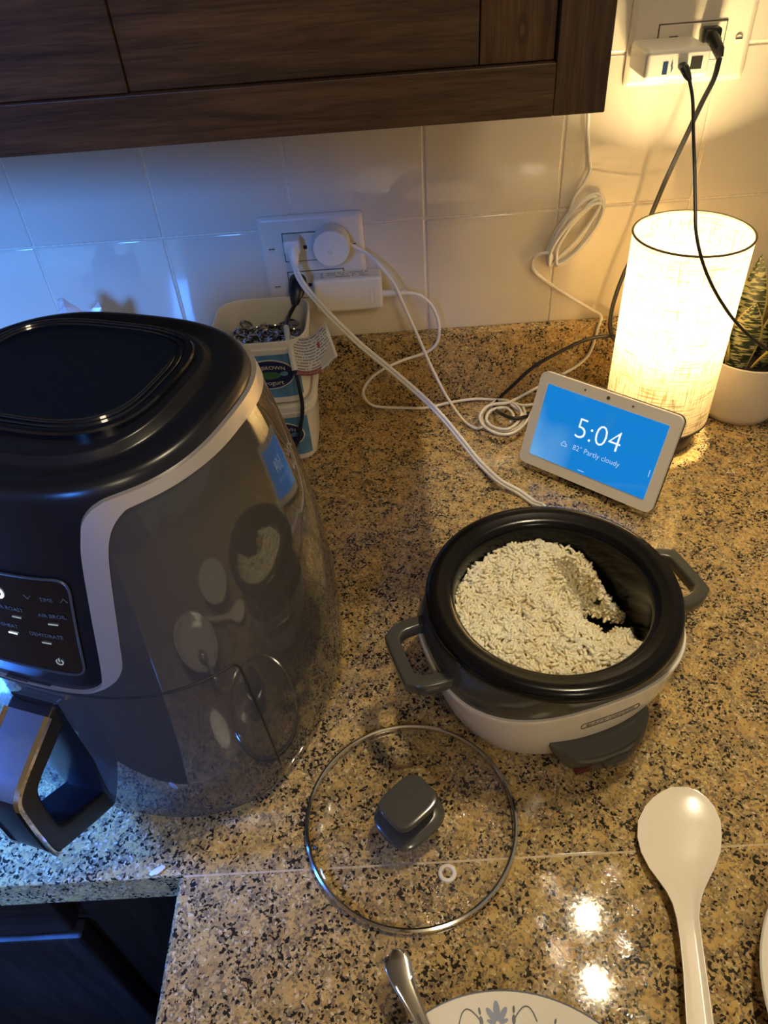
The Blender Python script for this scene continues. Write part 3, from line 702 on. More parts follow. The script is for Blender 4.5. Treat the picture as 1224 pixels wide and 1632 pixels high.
obj('base_ring', rings([(0.0, .140, .140*FAB, FN), (.0085, .1445, .1445*FAB, FN)], 96), M_frybt, fr)
# handle: loop in the front plane
hout = [(.118, .1590), (.136, .1540), (.150, .1478), (.170, .1385), (.185, .1305), (.1915, .1220), (.1930, .105), (.1935, .080), (.1925, .056), (.186, .0475), (.165, .034), (.138, .0185), (.120, .012)]
hin = [(.118, .1370), (.130, .1350), (.140, .1315), (.155, .1250), (.169, .1190), (.1750, .113), (.1770, .100), (.1775, .082), (.1765, .069), (.170, .0620), (.155, .053), (.136, .0420), (.120, .036)]
HW = .018
def hpt(x, r, z): return Vector((x, -r, z))
O = [(p.x, p.y) for p in catmull([(a, b, 0) for a, b in hout], 5)]; I = [(p.x, p.y) for p in catmull([(a, b, 0) for a, b in hin], 5)]
bm = bmesh.new(); sec = []
for (o, i) in zip(O, I):
    sec.append([bm.verts.new(hpt(x, r, z)) for x, (r, z) in ((-HW, o), (HW, o), (HW, i), (-HW, i))])
for a, b in zip(sec, sec[1:]):
    for k in range(4): bm.faces.new((a[k], a[(k+1) % 4], b[(k+1) % 4], b[k]))
bm.faces.new(sec[0]); bm.faces.new(sec[-1][::-1])
bmesh.ops.recalc_face_normals(bm, faces=bm.faces)
es = [e for e in bm.edges if len(e.link_faces) == 2 and e.calc_face_angle(0) > 1.0]
bmesh.ops.bevel(bm, geom=es, offset=.003, segments=3, profile=.5, affect='EDGES')
hd = obj('handle', bm, M_frybt, fr, ang=50)
def hstrip(idx0, idx1, x0, x1, lift, nm, m_):
    bm = bmesh.new(); S = []
    for k in range(idx0, idx1+1):
        r0, z0 = O[k]; ra, za = O[max(0, k-1)]; rb, zb = O[min(len(O)-1, k+1)]; t = Vector((rb-ra, zb-za)).normalized(); nn = Vector((-t.y, t.x))
        p = (r0+nn.x*lift, z0+nn.y*lift); qd = (r0-nn.x*.002, z0-nn.y*.002)
        S.append([bm.verts.new(hpt(x, *c)) for x, c in ((x0, qd), (x0, p), (x1, p), (x1, qd))])
    for a, b in zip(S, S[1:]):
        for k in range(4): bm.faces.new((a[k], a[(k+1) % 4], b[(k+1) % 4], b[k]))
    bm.faces.new(S[0]); bm.faces.new(S[-1][::-1]); return obj(nm, bm, m_, hd, ang=30)
hstrip(7, 24, -HW+.0035, HW-.0035, .0010, 'face_plate', simple('smoked_steel', (.17, .18, .20), .30, .5, noise=.03))
hstrip(7, 44, HW-.0034, HW+.0006, .0012, 'chrome_trim', M_chrome); hstrip(7, 44, -HW-.0006, -HW+.0034, .0012, 'chrome_trim', M_chrome)
# mount behind handle
bm = bmesh.new(); G = []
for z in [.030+.125*k/14 for k in range(15)]:
    hw = .026-.006*abs(z-.092)/.06
    G.append([bm.verts.new(FX(hw*s, z, .0045-.0035*abs(s)**3)) for s in (-1, -.9, -.6, -.3, 0, .3, .6, .9, 1)])
for a, b in zip(G, G[1:]):
    for k in range(8): bm.faces.new((a[k], a[k+1], b[k+1], b[k]))
obj('handle_mount', bm, M_frybt, fr)

# ------------------------------------------------------------------ rice cooker
RC = Vector((.1238, -.4775, 0)); RA = math.radians(16.5)
rc = thing('rice_cooker', 'small white and grey rice cooker with its lid off', 'appliance', RC, RA)
obj('body_shell', rings([(.004, .080, .0735, 2.3), (.008, .0855, .0775, 2.3), (.02, .0925, .0825, 2.4), (.04, .0995, .0858, 2.5), (.06, .1045, .0880, 2.6), (.074, .1065, .0885, 2.65), (.0795, .1078, .0896, 2.65), (.0815, .1072, .0890, 2.65), (.0815, .100, .082, 2.65)], 128, True, False), M_cwhite, rc, ang=50)
obj('collar', rings([(.078, .1050, .0868, 2.65), (.0820, .1056, .0872, 2.65), (.090, .1050, .0868, 2.6), (.098, .1020, .0862, 2.5), (.104, .0985, .0860, 2.3), (.107, .0955, .0865, 2.15), (.1075, .090, .084, 2.1)], 128, False, False), M_grey, rc, ang=50)
for k in range(4):
    a = PI/4+k*PI/2
    obj('foot', lathe([(.009, 0), (.010, .002), (.009, .006)], 16, M=Matrix.Translation((.05*math.cos(a), .045*math.sin(a), 0))), M_black, rc)
# inner pot with wide rolled rim
pot = [(.0700, .046), (.0745, .050), (.0765, .058), (.0775, .080), (.0780, .110), (.0790, .1155), (.0810, .1180), (.0850, .1195), (.0870, .1196), (.0905, .1212), (.0965, .1220), (.1003, .1205), (.1020, .1168), (.1014, .1120), (.0985, .1085), (.094, .1070), (.090, .1068)]
po_ = bmesh.new(); add_rings(po_, [(z, r, r, 2) for r, z in [(.0005, .0452), (.03, .0452), (.06, .0452)]+pot], 128, False, False)
obj('inner_pot', po_, M_pot, rc, ang=50)
def handle(sx):
    M = Matrix.Translation((sx*.0985, 0, .088))
    out = [(-.004, -.036), (.022, -.034), (.0345, -.027), (.0375, -.020), (.0375, .020), (.0345, .027), (.022, .034), (-.004, .036)]
    inn = [(-.004, -.024), (.018, -.023), (.0245, -.019), (.0265, -.014), (.0265, .014), (.0245, .019), (.018, .023), (-.004, .024)]
    o_ = [(p.x, p.y) for p in catmull([(a, b, 0) for a, b in out], 3)]; i_ = [(p.x, p.y) for p in catmull([(a, b, 0) for a, b in inn], 3)]
    bm = bmesh.new(); S = []
    for o, i in zip(o_, i_):
        dz = -.0
        S.append([bm.verts.new(M @ Vector((sx*x, y, z))) for (x, y), z in ((o, -.006), (o, .006), (i, .006), (i, -.006))])
    for a, b in zip(S, S[1:]):
        for k in range(4): bm.faces.new((a[k], a[(k+1) % 4], b[(k+1) % 4], b[k]))
    bm.faces.new(S[0]); bm.faces.new(S[-1][::-1]); bmesh.ops.recalc_face_normals(bm, faces=bm.faces)
    es = [e for e in bm.edges if len(e.link_faces) == 2 and e.calc_face_angle(0) > 1.0]
    bmesh.ops.bevel(bm, geom=es, offset=.0022, segments=3, profile=.5, affect='EDGES')
    return obj('handle', bm, M_grey, rc, ang=40)
handle(-1); handle(1)
# switch housing
def bodyr(z):
    T = [(.004, .068), (.02, .0765), (.04, .0815), (.06, .0855), (.08, .089)]
    for (a, b), (c, d) in zip(T, T[1:]):
        if z <= c: return b+(d-b)*(z-a)/(c-a)
    return .089
bm = bmesh.new(); S = []; HX = .0055
for i in range(33):
    u = -1+2*i/32; zt = .0385+.0075*u*u; zb_ = .0125+.024*abs(u)**3.2; k_ = 1-.55*abs(u)**4; bk_ = .0035*u*u
    pr_ = [(0, .074), (0, .099), (.06, .1032), (.34, .1022), (.66, .0972), (.90, .0915), (1, .087), (1.03, .080)]
    S.append([bm.verts.new(Vector((HX+.0435*u, -(.080+(y-.080)*k_)+bk_, zb_+(zt-zb_)*t_))) for t_, y in pr_])
for a, b in zip(S, S[1:]):
    for k in range(7): bm.faces.new((a[k], a[k+1], b[k+1], b[k]))
bm.faces.new(S[0]); bm.faces.new(S[-1][::-1])
sh = obj('switch_housing', bm, M_grey, rc, ang=50)
obj('indicator_window', box(-.0235, -.0095, -.1034, -.098, .0180, .0228, bev=.0008), simple('dark_red_lens', (.085, .012, .009), .2), sh)
obj('indicator_window', box(.0265, .0345, -.1000, -.094, .0200, .0240, bev=.0008), simple('amber_lens', (.22, .06, .02), .2), sh)
obj('switch_lever', rings([(0, .0115, .0036, 4), (.006, .0110, .0034, 4), (.0078, .0095, .0026, 4)], 32, M=Matrix.Translation((.0115, -.0985, .0190)) @ Matrix.Rotation(PI/2, 4, 'X')), M_grey, sh)
# logo plate text on the white front
def cook(u, z, d=.0004):
    tb_ = [(.04, .0995, .0858, 2.5), (.06, .1045, .0880, 2.6), (.074, .1065, .0885, 2.65)]
    (z0, a0, b0, n0), (z1, a1, b1, n1) = (tb_[0], tb_[1]) if z < .06 else (tb_[1], tb_[2]); t = (z-z0)/(z1-z0)
    a, b, n = a0+(a1-a0)*t+d, b0+(b1-b0)*t+d, n0+(n1-n0)*t
    return Vector((u, -b*(1-abs(u/a)**n)**(1/n), z))
LX, LZ = .0105, .0600
lt = text_bm('BLACK+DECKER', .0058, 0, fn=lambda u, v, d: cook(LX+u, LZ+v), xs=1.02)
obj('logo', lt, M_ink, rc, recalc=False)
obj('logo_border', add_tube(bmesh.new(), [cook(LX+a, LZ+b, .0001) for a, b in dens(rrect(.0515, .0072, .0026, 4))], .00035, 6, closed=True), M_ink, rc)

# rice: one mass of grains
openb3 = [(.049, .0565, .092), (.051, .047, .082), (.060, .036, .070), (.0725, .0205, .062), (.064, .018, .060), (.040, .031, .058), (.034, .024, .057), (.042, .016, .058), (.048, .009, .058), (.050, .000, .060), (.062, .006, .062), (.0745, .003, .064), (.0740, -.012, .066)]
openb = [p[:2] for p in openb3]
wallp = [(.0768*math.cos(math.radians(a)), .0768*math.sin(math.radians(a))) for a in range(-12, -306, -6)]
RP = openb+wallp
def inside(x, y):
    c = False; n = len(RP)
    for i in range(n):
        (x1, y1), (x2, y2) = RP[i], RP[(i+1) % n]
        if (y1 > y) != (y2 > y) and x < (x2-x1)*(y-y1)/(y2-y1)+x1: c = not c
    return c
def dopen(x, y):
    best, zz = 1, 0
    for (x1, y1, z1), (x2, y2, z2) in zip(openb3, openb3[1:]):
        dx, dy = x2-x1, y2-y1; t = max(0, min(1, ((x-x1)*dx+(y-y1)*dy)/(dx*dx+dy*dy))); d = math.hypot(x-x1-t*dx, y-y1-t*dy)
        if d < best: best, zz = d, z1+(z2-z1)*t
    return best, zz
from mathutils import noise as mnoise
def rh(x, y):
    d, ze = dopen(x, y); s = min(1, d/.042); s = s*s*(3-2*s)*.55+s*.45
    ang = math.atan2(y, x)
    base = ze-.006+(.1005-ze+.006)*s*(.97+.03*math.sin(ang*1+1.2))
    return base+.0035*mnoise.noise(Vector((x*45, y*45, 3)))*min(1, d/.012)+.0035*mnoise.noise(Vector((x*110, y*110, 7)))*min(1, d/.01)
gm = []
for k, (zz, rr) in enumerate(((-.5, .0), (-.44, .72), (-.2, 1.0), (.2, .98), (.44, .72), (.5, 0))): gm.append((zz, rr))
rv, rf = [], []
def grain(p, R, L, Wd):
    b0 = len(rv); nseg = 6
    rv.append(p+R @ Vector((0, 0, -.5*L)))
    for zz, rr in gm[1:-1]:
        for k in range(nseg):
            a = 2*PI*k/nseg; rv.append(p+R @ Vector((rr*Wd*.5*math.cos(a)+.25*Wd*(zz*zz-.1)*2, rr*Wd*.42*math.sin(a), zz*L)))
    rv.append(p+R @ Vector((0, 0, .5*L))); e = len(rv)-1; nr = len(gm)-2
    for k in range(nseg):
        l = (k+1) % nseg; rf.append((b0, b0+1+l, b0+1+k))
        for i in range(nr-1):
            A = b0+1+i*nseg; B = A+nseg; rf.append((A+k, A+l, B+l, B+k))
        A = b0+1+(nr-1)*nseg; rf.append((A+k, A+l, e))
rng = random.Random(3); cnt = 0
while cnt < 3600:
    x, y = rng.uniform(-.077, .077), rng.uniform(-.077, .077)
    if not inside(x, y): continue
    cnt += 1; h = rh(x, y)
    e = .002; nx, ny = -(rh(x+e, y)-rh(x-e, y))/(2*e), -(rh(x, y+e)-rh(x, y-e))/(2*e); nrm = Vector((nx, ny, 1)).normalized()
    a = rng.uniform(0, 2*PI); t = Vector((math.cos(a), math.sin(a), rng.gauss(0, .38))); t = (t-nrm*t.dot(nrm)*.75).normalized()
    R = t.to_track_quat('Z', 'Y').to_matrix() @ Matrix.Rotation(rng.uniform(0, 6.28), 3, 'Z')
    sl = math.hypot(nx, ny)
    for _ in range(min(9, int(sl*3.0))):
        aa = rng.uniform(0, 6.28); R2 = Vector((math.cos(aa), math.sin(aa), rng.gauss(0, .5))).to_track_quat('Z', 'Y').to_matrix()
        grain(Vector((x+rng.gauss(0, .001), y+rng.gauss(0, .001), max(.0485, h+rng.uniform(-.5, .5)*sl*.004))), R2, rng.uniform(.0062, .0086), .0029)
    grain(Vector((x, y, h+rng.uniform(-.0032, .0012))), R, rng.uniform(.0062, .0086), rng.uniform(.0026, .0032))
for (x, y) in ((.066, .027), (.060, .034), (.055, .043), (.028, .020), (.036, .012), (.067, .021), (.071, .004), (.073, -.003), (.048, .001), (.050, .05)):
    for _ in range(3):
        a = rng.uniform(0, 6.28); R = Vector((math.cos(a), math.sin(a), .1)).to_track_quat('Z', 'Y').to_matrix(); grain(Vector((x+rng.gauss(0, .003), y+rng.gauss(0, .003), .0478)), R, .0072, .0025)
for (x1, y1, z1), (x2, y2, z2) in zip(openb3, openb3[1:]):
    L_ = math.hypot(x2-x1, y2-y1)
    for _ in range(int(L_/.0014*max(.35, (z1-.058)/.012))):
        t_ = rng.random(); a = rng.uniform(0, 6.28); R = Vector((math.cos(a), math.sin(a), rng.gauss(0, .4))).to_track_quat('Z', 'Y').to_matrix()
        grain(Vector((x1+(x2-x1)*t_+rng.gauss(0, .0015), y1+(y2-y1)*t_+rng.gauss(0, .0015), rng.uniform(.048, z1+(z2-z1)*t_-.004))), R, rng.uniform(.007, .009), .003)
# packed mass under the visible grains
NG = 44; idx = {}
for i in range(NG+1):
    for j in range(NG+1):
        x, y = -.0765+.153*i/NG, -.0765+.153*j/NG
        if inside(x, y) and dopen(x, y)[0] > .007: idx[(i, j)] = len(rv); rv.append(Vector((x, y, rh(x, y)-.0040)))
for i in range(NG):
    for j in range(NG):
        K = [(i, j), (i+1, j), (i+1, j+1), (i, j+1)]
        if all(k in idx for k in K): rf.append(tuple(idx[k] for k in K))
rme = bpy.data.meshes.new('rice'); rme.from_pydata([tuple(v) for v in rv], [], rf); rme.update()
for p in rme.polygons: p.use_smooth = True
t = NT('cooked_rice'); t.b.inputs['Roughness'].default_value = .38; t.b.inputs['Subsurface Weight'].default_value = .35; t.b.inputs['Subsurface Radius'].default_value = (.004, .003, .0016); t.b.inputs['Subsurface Scale'].default_value = .6
tc = t.n('ShaderNodeTexCoord'); nz = t.n('ShaderNodeTexNoise', i_Scale=28.0, i_Detail=3.0); t.l(tc.outputs['Object'], nz.inputs[0])
t.l(t.ramp(nz.outputs['Fac'], [(.26, (.66, .48, .22)), (.38, (.86, .75, .50)), (.6, (.92, .84, .62))]).outputs[0], t.b.inputs['Base Color'])
rme.materials.append(t.m)
rice = bpy.data.objects.new('rice', rme); rice.location = RC; COL.objects.link(rice)
tag(rice, 'cooked white rice heaped in the black inner pot of the cooker', 'rice', kind='stuff')

# ------------------------------------------------------------------ glass lid
gl = thing('pot_lid', 'round glass lid with a grey knob lying on the granite', 'lid', (-.0015, -.603, 0), math.radians(0))
LR = .0815
dome = [(LR-.0012, .0042), (LR*.93, .0075), (LR*.8, .0110), (LR*.6, .0145), (LR*.4, .0168), (LR*.2, .0180), (.003, .0184)]
obj('glass_dome', lathe(dome, 96, False, True), M_glass, gl, ang=60)
obj('steel_rim', add_tube(bmesh.new(), [(LR*math.cos(2*PI*i/120), LR*math.sin(2*PI*i/120), .0031) for i in range(120)], .0021, 8, closed=True, up=(0, 0, 1), flat=1.4), M_steel, gl)
KM = Matrix.Rotation(math.radians(40), 4, 'Z')
KT = Matrix.Translation((-.0005, -.006, 0))
obj('knob_base', rings([(.0182, .0240, .0215, 3.2), (.0205, .0252, .0225, 3.2), (.0235, .0248, .0220, 3.2), (.0258, .0222, .0190, 3.2), (.0266, .014, .0125, 3)], 64, M=KT @ KM), M_grey, gl)
obj('knob', rings([(.0255, .0125, .010, 3), (.032, .0120, .0098, 3), (.0375, .0185, .0150, 3.6), (.0395, .0205, .0168, 3.8), (.0420, .0208, .0170, 3.8), (.0440, .0196, .0160, 3.8), (.0448, .0165, .0130, 3.6)], 64, M=KT @ KM), M_grey, gl)
obj('knob_screw', lathe([(.0085, .0095), (.0085, .0125), (.005, .0168)], 24, M=KT), M_steel, gl)
cd_ = bmesh.new(); rngd = random.Random(5)
for _ in range(620):
    a_d, r_d = rngd.uniform(0, 6.283), LR*.93*math.sqrt(rngd.uniform(.04, 1))
    x_d, y_d = r_d*math.cos(a_d), r_d*math.sin(a_d)
    if y_d > .012+.02*rngd.random() or math.hypot(x_d, y_d+.006) < .026: continue
    zd = np.interp(r_d/LR, [.0, .2, .4, .6, .8, .93, 1], [.0184, .0180, .0168, .0145, .0110, .0075, .0042])
    rr_ = rngd.uniform(.0004, .0010)
    bmesh.ops.create_icosphere(cd_, subdivisions=1, radius=1.0, matrix=Matrix.Translation((x_d, y_d, zd-.0004)) @ Matrix.Diagonal((rr_, rr_, rr_*.55, 1)))
td = NT('water_drops'); trd = td.n('ShaderNodeBsdfTransparent'); trd.inputs[0].default_value = (.93, .93, .92, 1); gld = td.n('ShaderNodeBsdfGlossy'); gld.inputs['Roughness'].default_value = .06
lwd = td.n('ShaderNodeLayerWeight'); mxd = td.n('ShaderNodeMixShader'); td.l(td.math('ADD', td.math('MULTIPLY', lwd.outputs['Facing'], .35), .03), mxd.inputs[0]); td.l(trd.outputs[0], mxd.inputs[1]); td.l(gld.outputs[0], mxd.inputs[2]); td.l(mxd.outputs[0], td.out.inputs[0])
tag(obj('condensation', cd_, td.m, gl), kind='stuff')
vp = az(713, 1392, .0125)-Vector((-.0015, -.603, 0))
obj('steam_vent', add_tube(bmesh.new(), [(vp.x+.0052*math.cos(2*PI*i/28), vp.y+.0052*math.sin(2*PI*i/28), .0128) for i in range(28)], .0017, 8, closed=True, up=(0, 0, 1)), simple('translucent_gasket', (.72, .66, .56), .25), gl)

# ------------------------------------------------------------------ rice paddle
pd = thing('rice_paddle', 'white plastic rice paddle lying across the slab seam', 'utensil')
st = [(1251, 1072, 1098), (1257, 1058, 1113), (1267, 1043, 1127), (1282, 1029, 1140), (1305, 1018, 1150), (1330, 1017, 1152), (1355, 1023, 1150), (1380, 1036, 1141), (1400, 1050, 1131), (1420, 1063, 1122), (1440, 1072, 1116), (1465, 1078, 1114), (1500, 1083, 1118), (1550, 1088, 1125), (1600, 1091, 1132), (1650, 1094, 1139), (1750, 1098, 1150), (1850, 1103, 1158), (1900, 1112, 1153)]
bm = bmesh.new(); S = []; CRS = [-1, -.96, -.88, -.7, -.4, 0, .4, .7, .88, .96, 1]
for k, (yy, xl, xr) in enumerate(st):
    a, b = az(xl, yy, .012), az(xr, yy, .012); c = (a+b)/2; head = max(0, 1-max(0, (yy-1390)/60)) if yy > 1390 else 1
    lift = .004+.004*max(0, min(1, (yy-1380)/100)); row = []
    for s in CRS:
        p = c+(b-c)*s
        edge = abs(s)**4; dish = -.0035*(1-s*s)*head*min(1, k/3)
        rib = (.0015*(1 if abs(s) > .75 else 0)-.0003)*(1-head)
        row.append(Vector((p.x, p.y, lift+.005+dish+rib)))
    under = [Vector((p.x, p.y, max(.0006, lift+.0012+(-.0012)*(1-abs(s)**2)*head+.0025*abs(s)**3))) for p, s in zip(row, CRS)]
    S.append([bm.verts.new(v) for v in row]+[bm.verts.new(v) for v in under[::-1]])
for a, b in zip(S, S[1:]):
    n = len(a)
    for k in range(n): bm.faces.new((a[k], a[(k+1) % n], b[(k+1) % n], b[k]))
bm.faces.new(S[0]); bm.faces.new(S[-1][::-1])
bmesh.ops.smooth_vert(bm, verts=bm.verts, factor=.15, use_axis_x=False, use_axis_y=False, use_axis_z=True)
obj('paddle', bm, simple('paddle_white', (.84, .76, .64), .20, noise=.02, bump=.06, nscale=500), pd, ang=60)

# ------------------------------------------------------------------ plates and spoon
M_china = simple('glazed_china', (.80, .75, .66), .10, coat=.4)
def plate(label, c, R):
    t = thing('dinner_plate', label, 'plate', (c[0], c[1], 0))
    obj('plate_body', lathe([(.0005, .003), (R*.50, .003), (R*.52, .0), (R*.56, 0), (R*.60, .004), (R*.80, .0115), (R*.97, .0185), (R*.995, .0200), (R, .0210), (R*.99, .0222), (R*.96, .0212), (R*.80, .0150), (R*.66, .0095), (R*.56, .0075), (.0005, .0072)], 96, False, False), M_china, t, ang=60)
    return t
p1 = plate('white plate with a blue floral rim at the bottom edge', (.0465, -.8325), .1045)
R1 = .1045
def rimz(r):
    T = [(R1*.56, .0075), (R1*.66, .0095), (R1*.80, .0150), (R1*.96, .0212), (R1*.99, .0222)]
    for (a, b), (c, d) in zip(T, T[1:]):
        if r <= c: return b+(d-b)*(r-a)/(c-a)
    return .0222
def pp(r, a): return Vector((r*math.sin(a), r*math.cos(a), rimz(r)+.0003))
M_blue = simple('faded_blue_glaze', (.27, .31, .44), .2); M_gline = simple('grey_blue_glaze', (.16, .17, .21), .2)
def blob(bm, r, a, lr, lt, rot=0, n=12):
    V = []
    for i in range(n):
        t = 2*PI*i/n; u, v = lr*math.cos(t), lt*math.sin(t); u, v = u*math.cos(rot)-v*math.sin(rot), u*math.sin(rot)+v*math.cos(rot)
        V.append(bm.verts.new(pp(r+u, a+v/r)))
    bm.faces.new(V)
def ptube(bm, pts, r=.00035): add_tube(bm, [pp(*p) for p in pts], r, 5)
bl, gr = bmesh.new(), bmesh.new(); NS = 8; R0 = .0985; A0 = math.radians(0)
for k in range(NS):
    a = A0+k*2*PI/NS
    for rot, ln, wd in ((0, .0052, .0021), (.62, .0046, .0017), (-.62, .0046, .0017), (1.2, .0030, .0011), (-1.2, .0030, .0011)):
        c_ = ln*1.12+.0010; blob(bl, .0868+c_*math.cos(rot), a+c_*math.sin(rot)/.0915, ln, wd, rot)
    for s in (-1, 1):
        blob(gr, .0945, a+s*.115, .0020, .0008); blob(gr, .0895, a+s*.115, .0026, .0012)
        ptube(gr, [(.0905+.0065*math.sin(PI*t), a+s*(.125+.15*t)) for t in [i/10 for i in range(11)]])
    blob(gr, .0935, a+PI/NS, .0016, .0007); blob(gr, .0890, a+PI/NS, .0022, .0010)
for k in range(150):
    blob(gr, .0850+.0012*math.cos(8*(k*2*PI/150-A0)), k*2*PI/150, .00065, .00065, n=6)
tag(obj('petal_pattern', bl, M_blue, p1, smooth=False), kind='stuff'); tag(obj('scroll_pattern', gr, M_gline, p1, smooth=False), kind='stuff')
obj('edge_line', add_tube(bmesh.new(), [(R1*.994*math.cos(2*PI*i/96), R1*.994*math.sin(2*PI*i/96), .0215) for i in range(96)], .0009, 6, closed=True, up=(0, 0, 1)), M_gline, p1)
plate('plain cream plate at the right edge beside the paddle handle', (.3215, -.757), .109)
sn = thing('spoon', 'steel spoon with its handle resting on the floral plate', 'spoon')
sst = [(az(629, 1514, .0290), .0028), (az(631, 1521, .0290), .0075), (az(634, 1536, .0290), .0089), (az(640, 1556, .0286), .0080), (az(650, 1580, .0280), .0066), (az(662, 1606, .0268), .0054), (az(674, 1632, .0252), .0046), (az(690, 1665, .0225), .0040), (az(706, 1700, .0195), .0040), (az(718, 1725, .0165), .0100), (az(730, 1750, .0142), .0165), (az(744, 1780, .0125), .0195), (az(758, 1812, .0120), .0165), (az(768, 1836, .0130), .0080), (az(771, 1843, .0135), .002)]
P = [a for a, b in sst]; Wd = [b for a, b in sst]; bm = bmesh.new(); S = []
PP = catmull(P, 4); WW = [v.x for v in catmull([(b, 0, 0) for b in Wd], 4)]
for i, (p, wd) in enumerate(zip(PP, WW)):
    t = (PP[min(i+1, len(PP)-1)]-PP[max(0, i-1)]).normalized(); sd = t.cross(Vector((0, 0, 1))).normalized(); up = sd.cross(t).normalized()
    bowl = max(0, min(1, (i-34)/6)); th = .0019
    S.append([bm.verts.new(p+sd*(wd*s)+up*(z*th-bowl*.006*(1-s*s))) for s, z in ((-1, 0), (-.8, .7), (-.55, .55), (0, 1.25*(1-bowl)+.3*bowl), (.55, .55), (.8, .7), (1, 0), (.7, -.8), (0, -1), (-.7, -.8))])
for a, b in zip(S, S[1:]):
    n = len(a)
    for k in range(n): bm.faces.new((a[k], a[(k+1) % n], b[(k+1) % n], b[k]))
bm.faces.new(S[0]); bm.faces.new(S[-1][::-1])
obj('spoon_body', bm, M_steel, sn, ang=50)

# ------------------------------------------------------------------ table lamp
LC = Vector((.3265, -.1225, 0)); LRd = .0600
lm = thing('table_lamp', 'lit table lamp with a cylindrical linen shade', 'lamp', LC)
obj('lamp_base', lathe([(.0005, 0), (.046, 0), (.048, .002), (.048, .026), (.046, .029), (.012, .031), (.010, .034), (.010, .085), (.014, .088), (.014, .105), (.0005, .107)], 64, False, False), simple('dark_lamp_base', (.020, .014, .011), .35), lm)
bm = bmesh.new(); zb, zt2 = .036, .2555
add_rings(bm, [(zb, LRd, LRd, 2)]+[(zb+(zt2-zb)*i/10, LRd, LRd, 2) for i in range(1, 11)], 96, False, False)
obj('lamp_shade', bm, M_shade, lm)
tr_ = simple('shade_trim', (.10, .075, .045), .6)
for z in (zt2, zb): obj('shade_ring', add_tube(bmesh.new(), [(LRd*math.cos(2*PI*i/96), LRd*math.sin(2*PI*i/96), z) for i in range(96)], .0013, 6, closed=True, up=(0, 0, 1)), tr_, lm)
bm = bmesh.new()
for k in range(3):
    a = 2*PI*k/3+.4; add_tube(bm, [(.012*math.cos(a), .012*math.sin(a), .100), (.0595*math.cos(a), .0595*math.sin(a), .090)], .0012, 6)
obj('shade_spider', bm, M_satin, lm)
bm = bmesh.new(); bmesh.ops.create_uvsphere(bm, u_segments=24, v_segments=16, radius=.022, matrix=Matrix.Translation((0, 0, .182)) @ Matrix.Scale(1.25, 4, (0, 0, 1)))
bo = obj('bulb', bm, M_bulb, lm)
obj('bulb_base', lathe([(.0005, .104), (.0135, .104), (.0145, .118), (.020, .134), (.0245, .152), (.0245, .158), (.0005, .158)], 32, False, False), M_white, lm)  # unseen lower bulb half, flared to shade the lower part of the lampshade

# ------------------------------------------------------------------ smart display
hubq = math.radians(-41.61); tilt = math.radians(21.6)
hb = thing('smart_display', 'small tilted display showing 5:04 on a blue screen', 'display', (.2160, -.2226, 0), hubq)
PW, PH = .1690, .1120; HZ = .0085
Mh = Matrix.Translation((0, 0, HZ)) @ Matrix.Rotation(-tilt, 4, 'X')   # panel local: x across, z up, front -y
def hub(x, z, y=0.0): return Mh @ Vector((x, y, z+PH/2))
bm = bmesh.new(); add_prism(bm, rrect(PW, PH, .0085, 6), 0, .0055, lambda u, v, d: hub(u, v, d)); obj('bezel', bm, M_hubw, hb, ang=30)
bm = bmesh.new(); add_prism(bm, rrect(PW+.0006, PH+.0006, .0088, 6), .0056, .0095, lambda u, v, d: hub(u, v, d)); obj('rear_shell', bm, M_hubg, hb, ang=30)
sw, shh = PW-.024, PH-.026
scr = bmesh.new(); add_prism(scr, rrect(sw, shh, .0008, 2), -.0005, .0005, lambda u, v, d: Vector((u, d, v)))
so = obj('screen', scr, M_screen, hb, smooth=False); so.matrix_local = Mh @ Matrix.Translation((0, 0, PH/2))
def stext(s, x, z, size, m_, nm, xs=1.0, thin=0.0): return obj(nm, text_bm(s, size, 0, fn=lambda u, v, d: Vector((x+u, -.0008, z+v)), xs=xs, thin=thin), m_, so, recalc=False)
stext('5:04', .002, .006, .0345, M_txt, 'clock_digits', .97, -.00055)
stext('82° Partly cloudy', .0065, -.0165, .0088, M_txt2, 'weather_text', .95, -.00008)
bm = bmesh.new(); add_tube(bm, [(-.0335+a, -.0008, -.0172+b) for a, b in ((-.0032, -.002), (.0032, -.002), (.0036, .0002), (.0014, .0010), (.001, .0032), (-.001, .0036), (-.0018, .0012), (-.0034, .0004))], .00035, 6, closed=True, up=(0, 1, 0)); obj('weather_icon', bm, M_txt2, so)
for (x, z, w_, h_) in ((-.005, -shh/2+.0035, .008, .0007), (sw/2-.0035, -.013, .0007, .008)):
    obj('edge_marker', box(x-w_/2, x+w_/2, -.0008, -.0006, z-h_/2, z+h_/2), M_txt2, so)
for x, r in ((-.028, .0012), (.000, .0020), (.029, .0012)):
    obj('sensor_dot', lathe([(r, 0), (r, .0005), (.0001, .0006)], 16, M=Mh @ Matrix.Translation((x, .0001, PH-.0062)) @ Matrix.Rotation(PI/2, 4, 'X')), simple('sensor_dark', (.10, .09, .08), .3), hb)
bm = bmesh.new(); S = []
for k, (z, y0, y1, hw) in enumerate(((.0, .010, .072, .048), (.010, .009, .070, .048), (.030, .020, .060, .046), (.055, .028, .050, .044), (.075, .035, .046, .040))):
    row = []
    for i in range(24):
        x, y = se(2*PI*i/24, hw, (y1-y0)/2, 3); row.append(bm.verts.new((x, y+(y0+y1)/2, z)))
    S.append(row)
for a, b in zip(S, S[1:]):
    for i in range(24): bm.faces.new((a[i], a[(i+1) % 24], b[(i+1) % 24], b[i]))
bm.faces.new(S[0][::-1]); bm.faces.new(S[-1]); obj('stand', bm, M_hubg, hb)

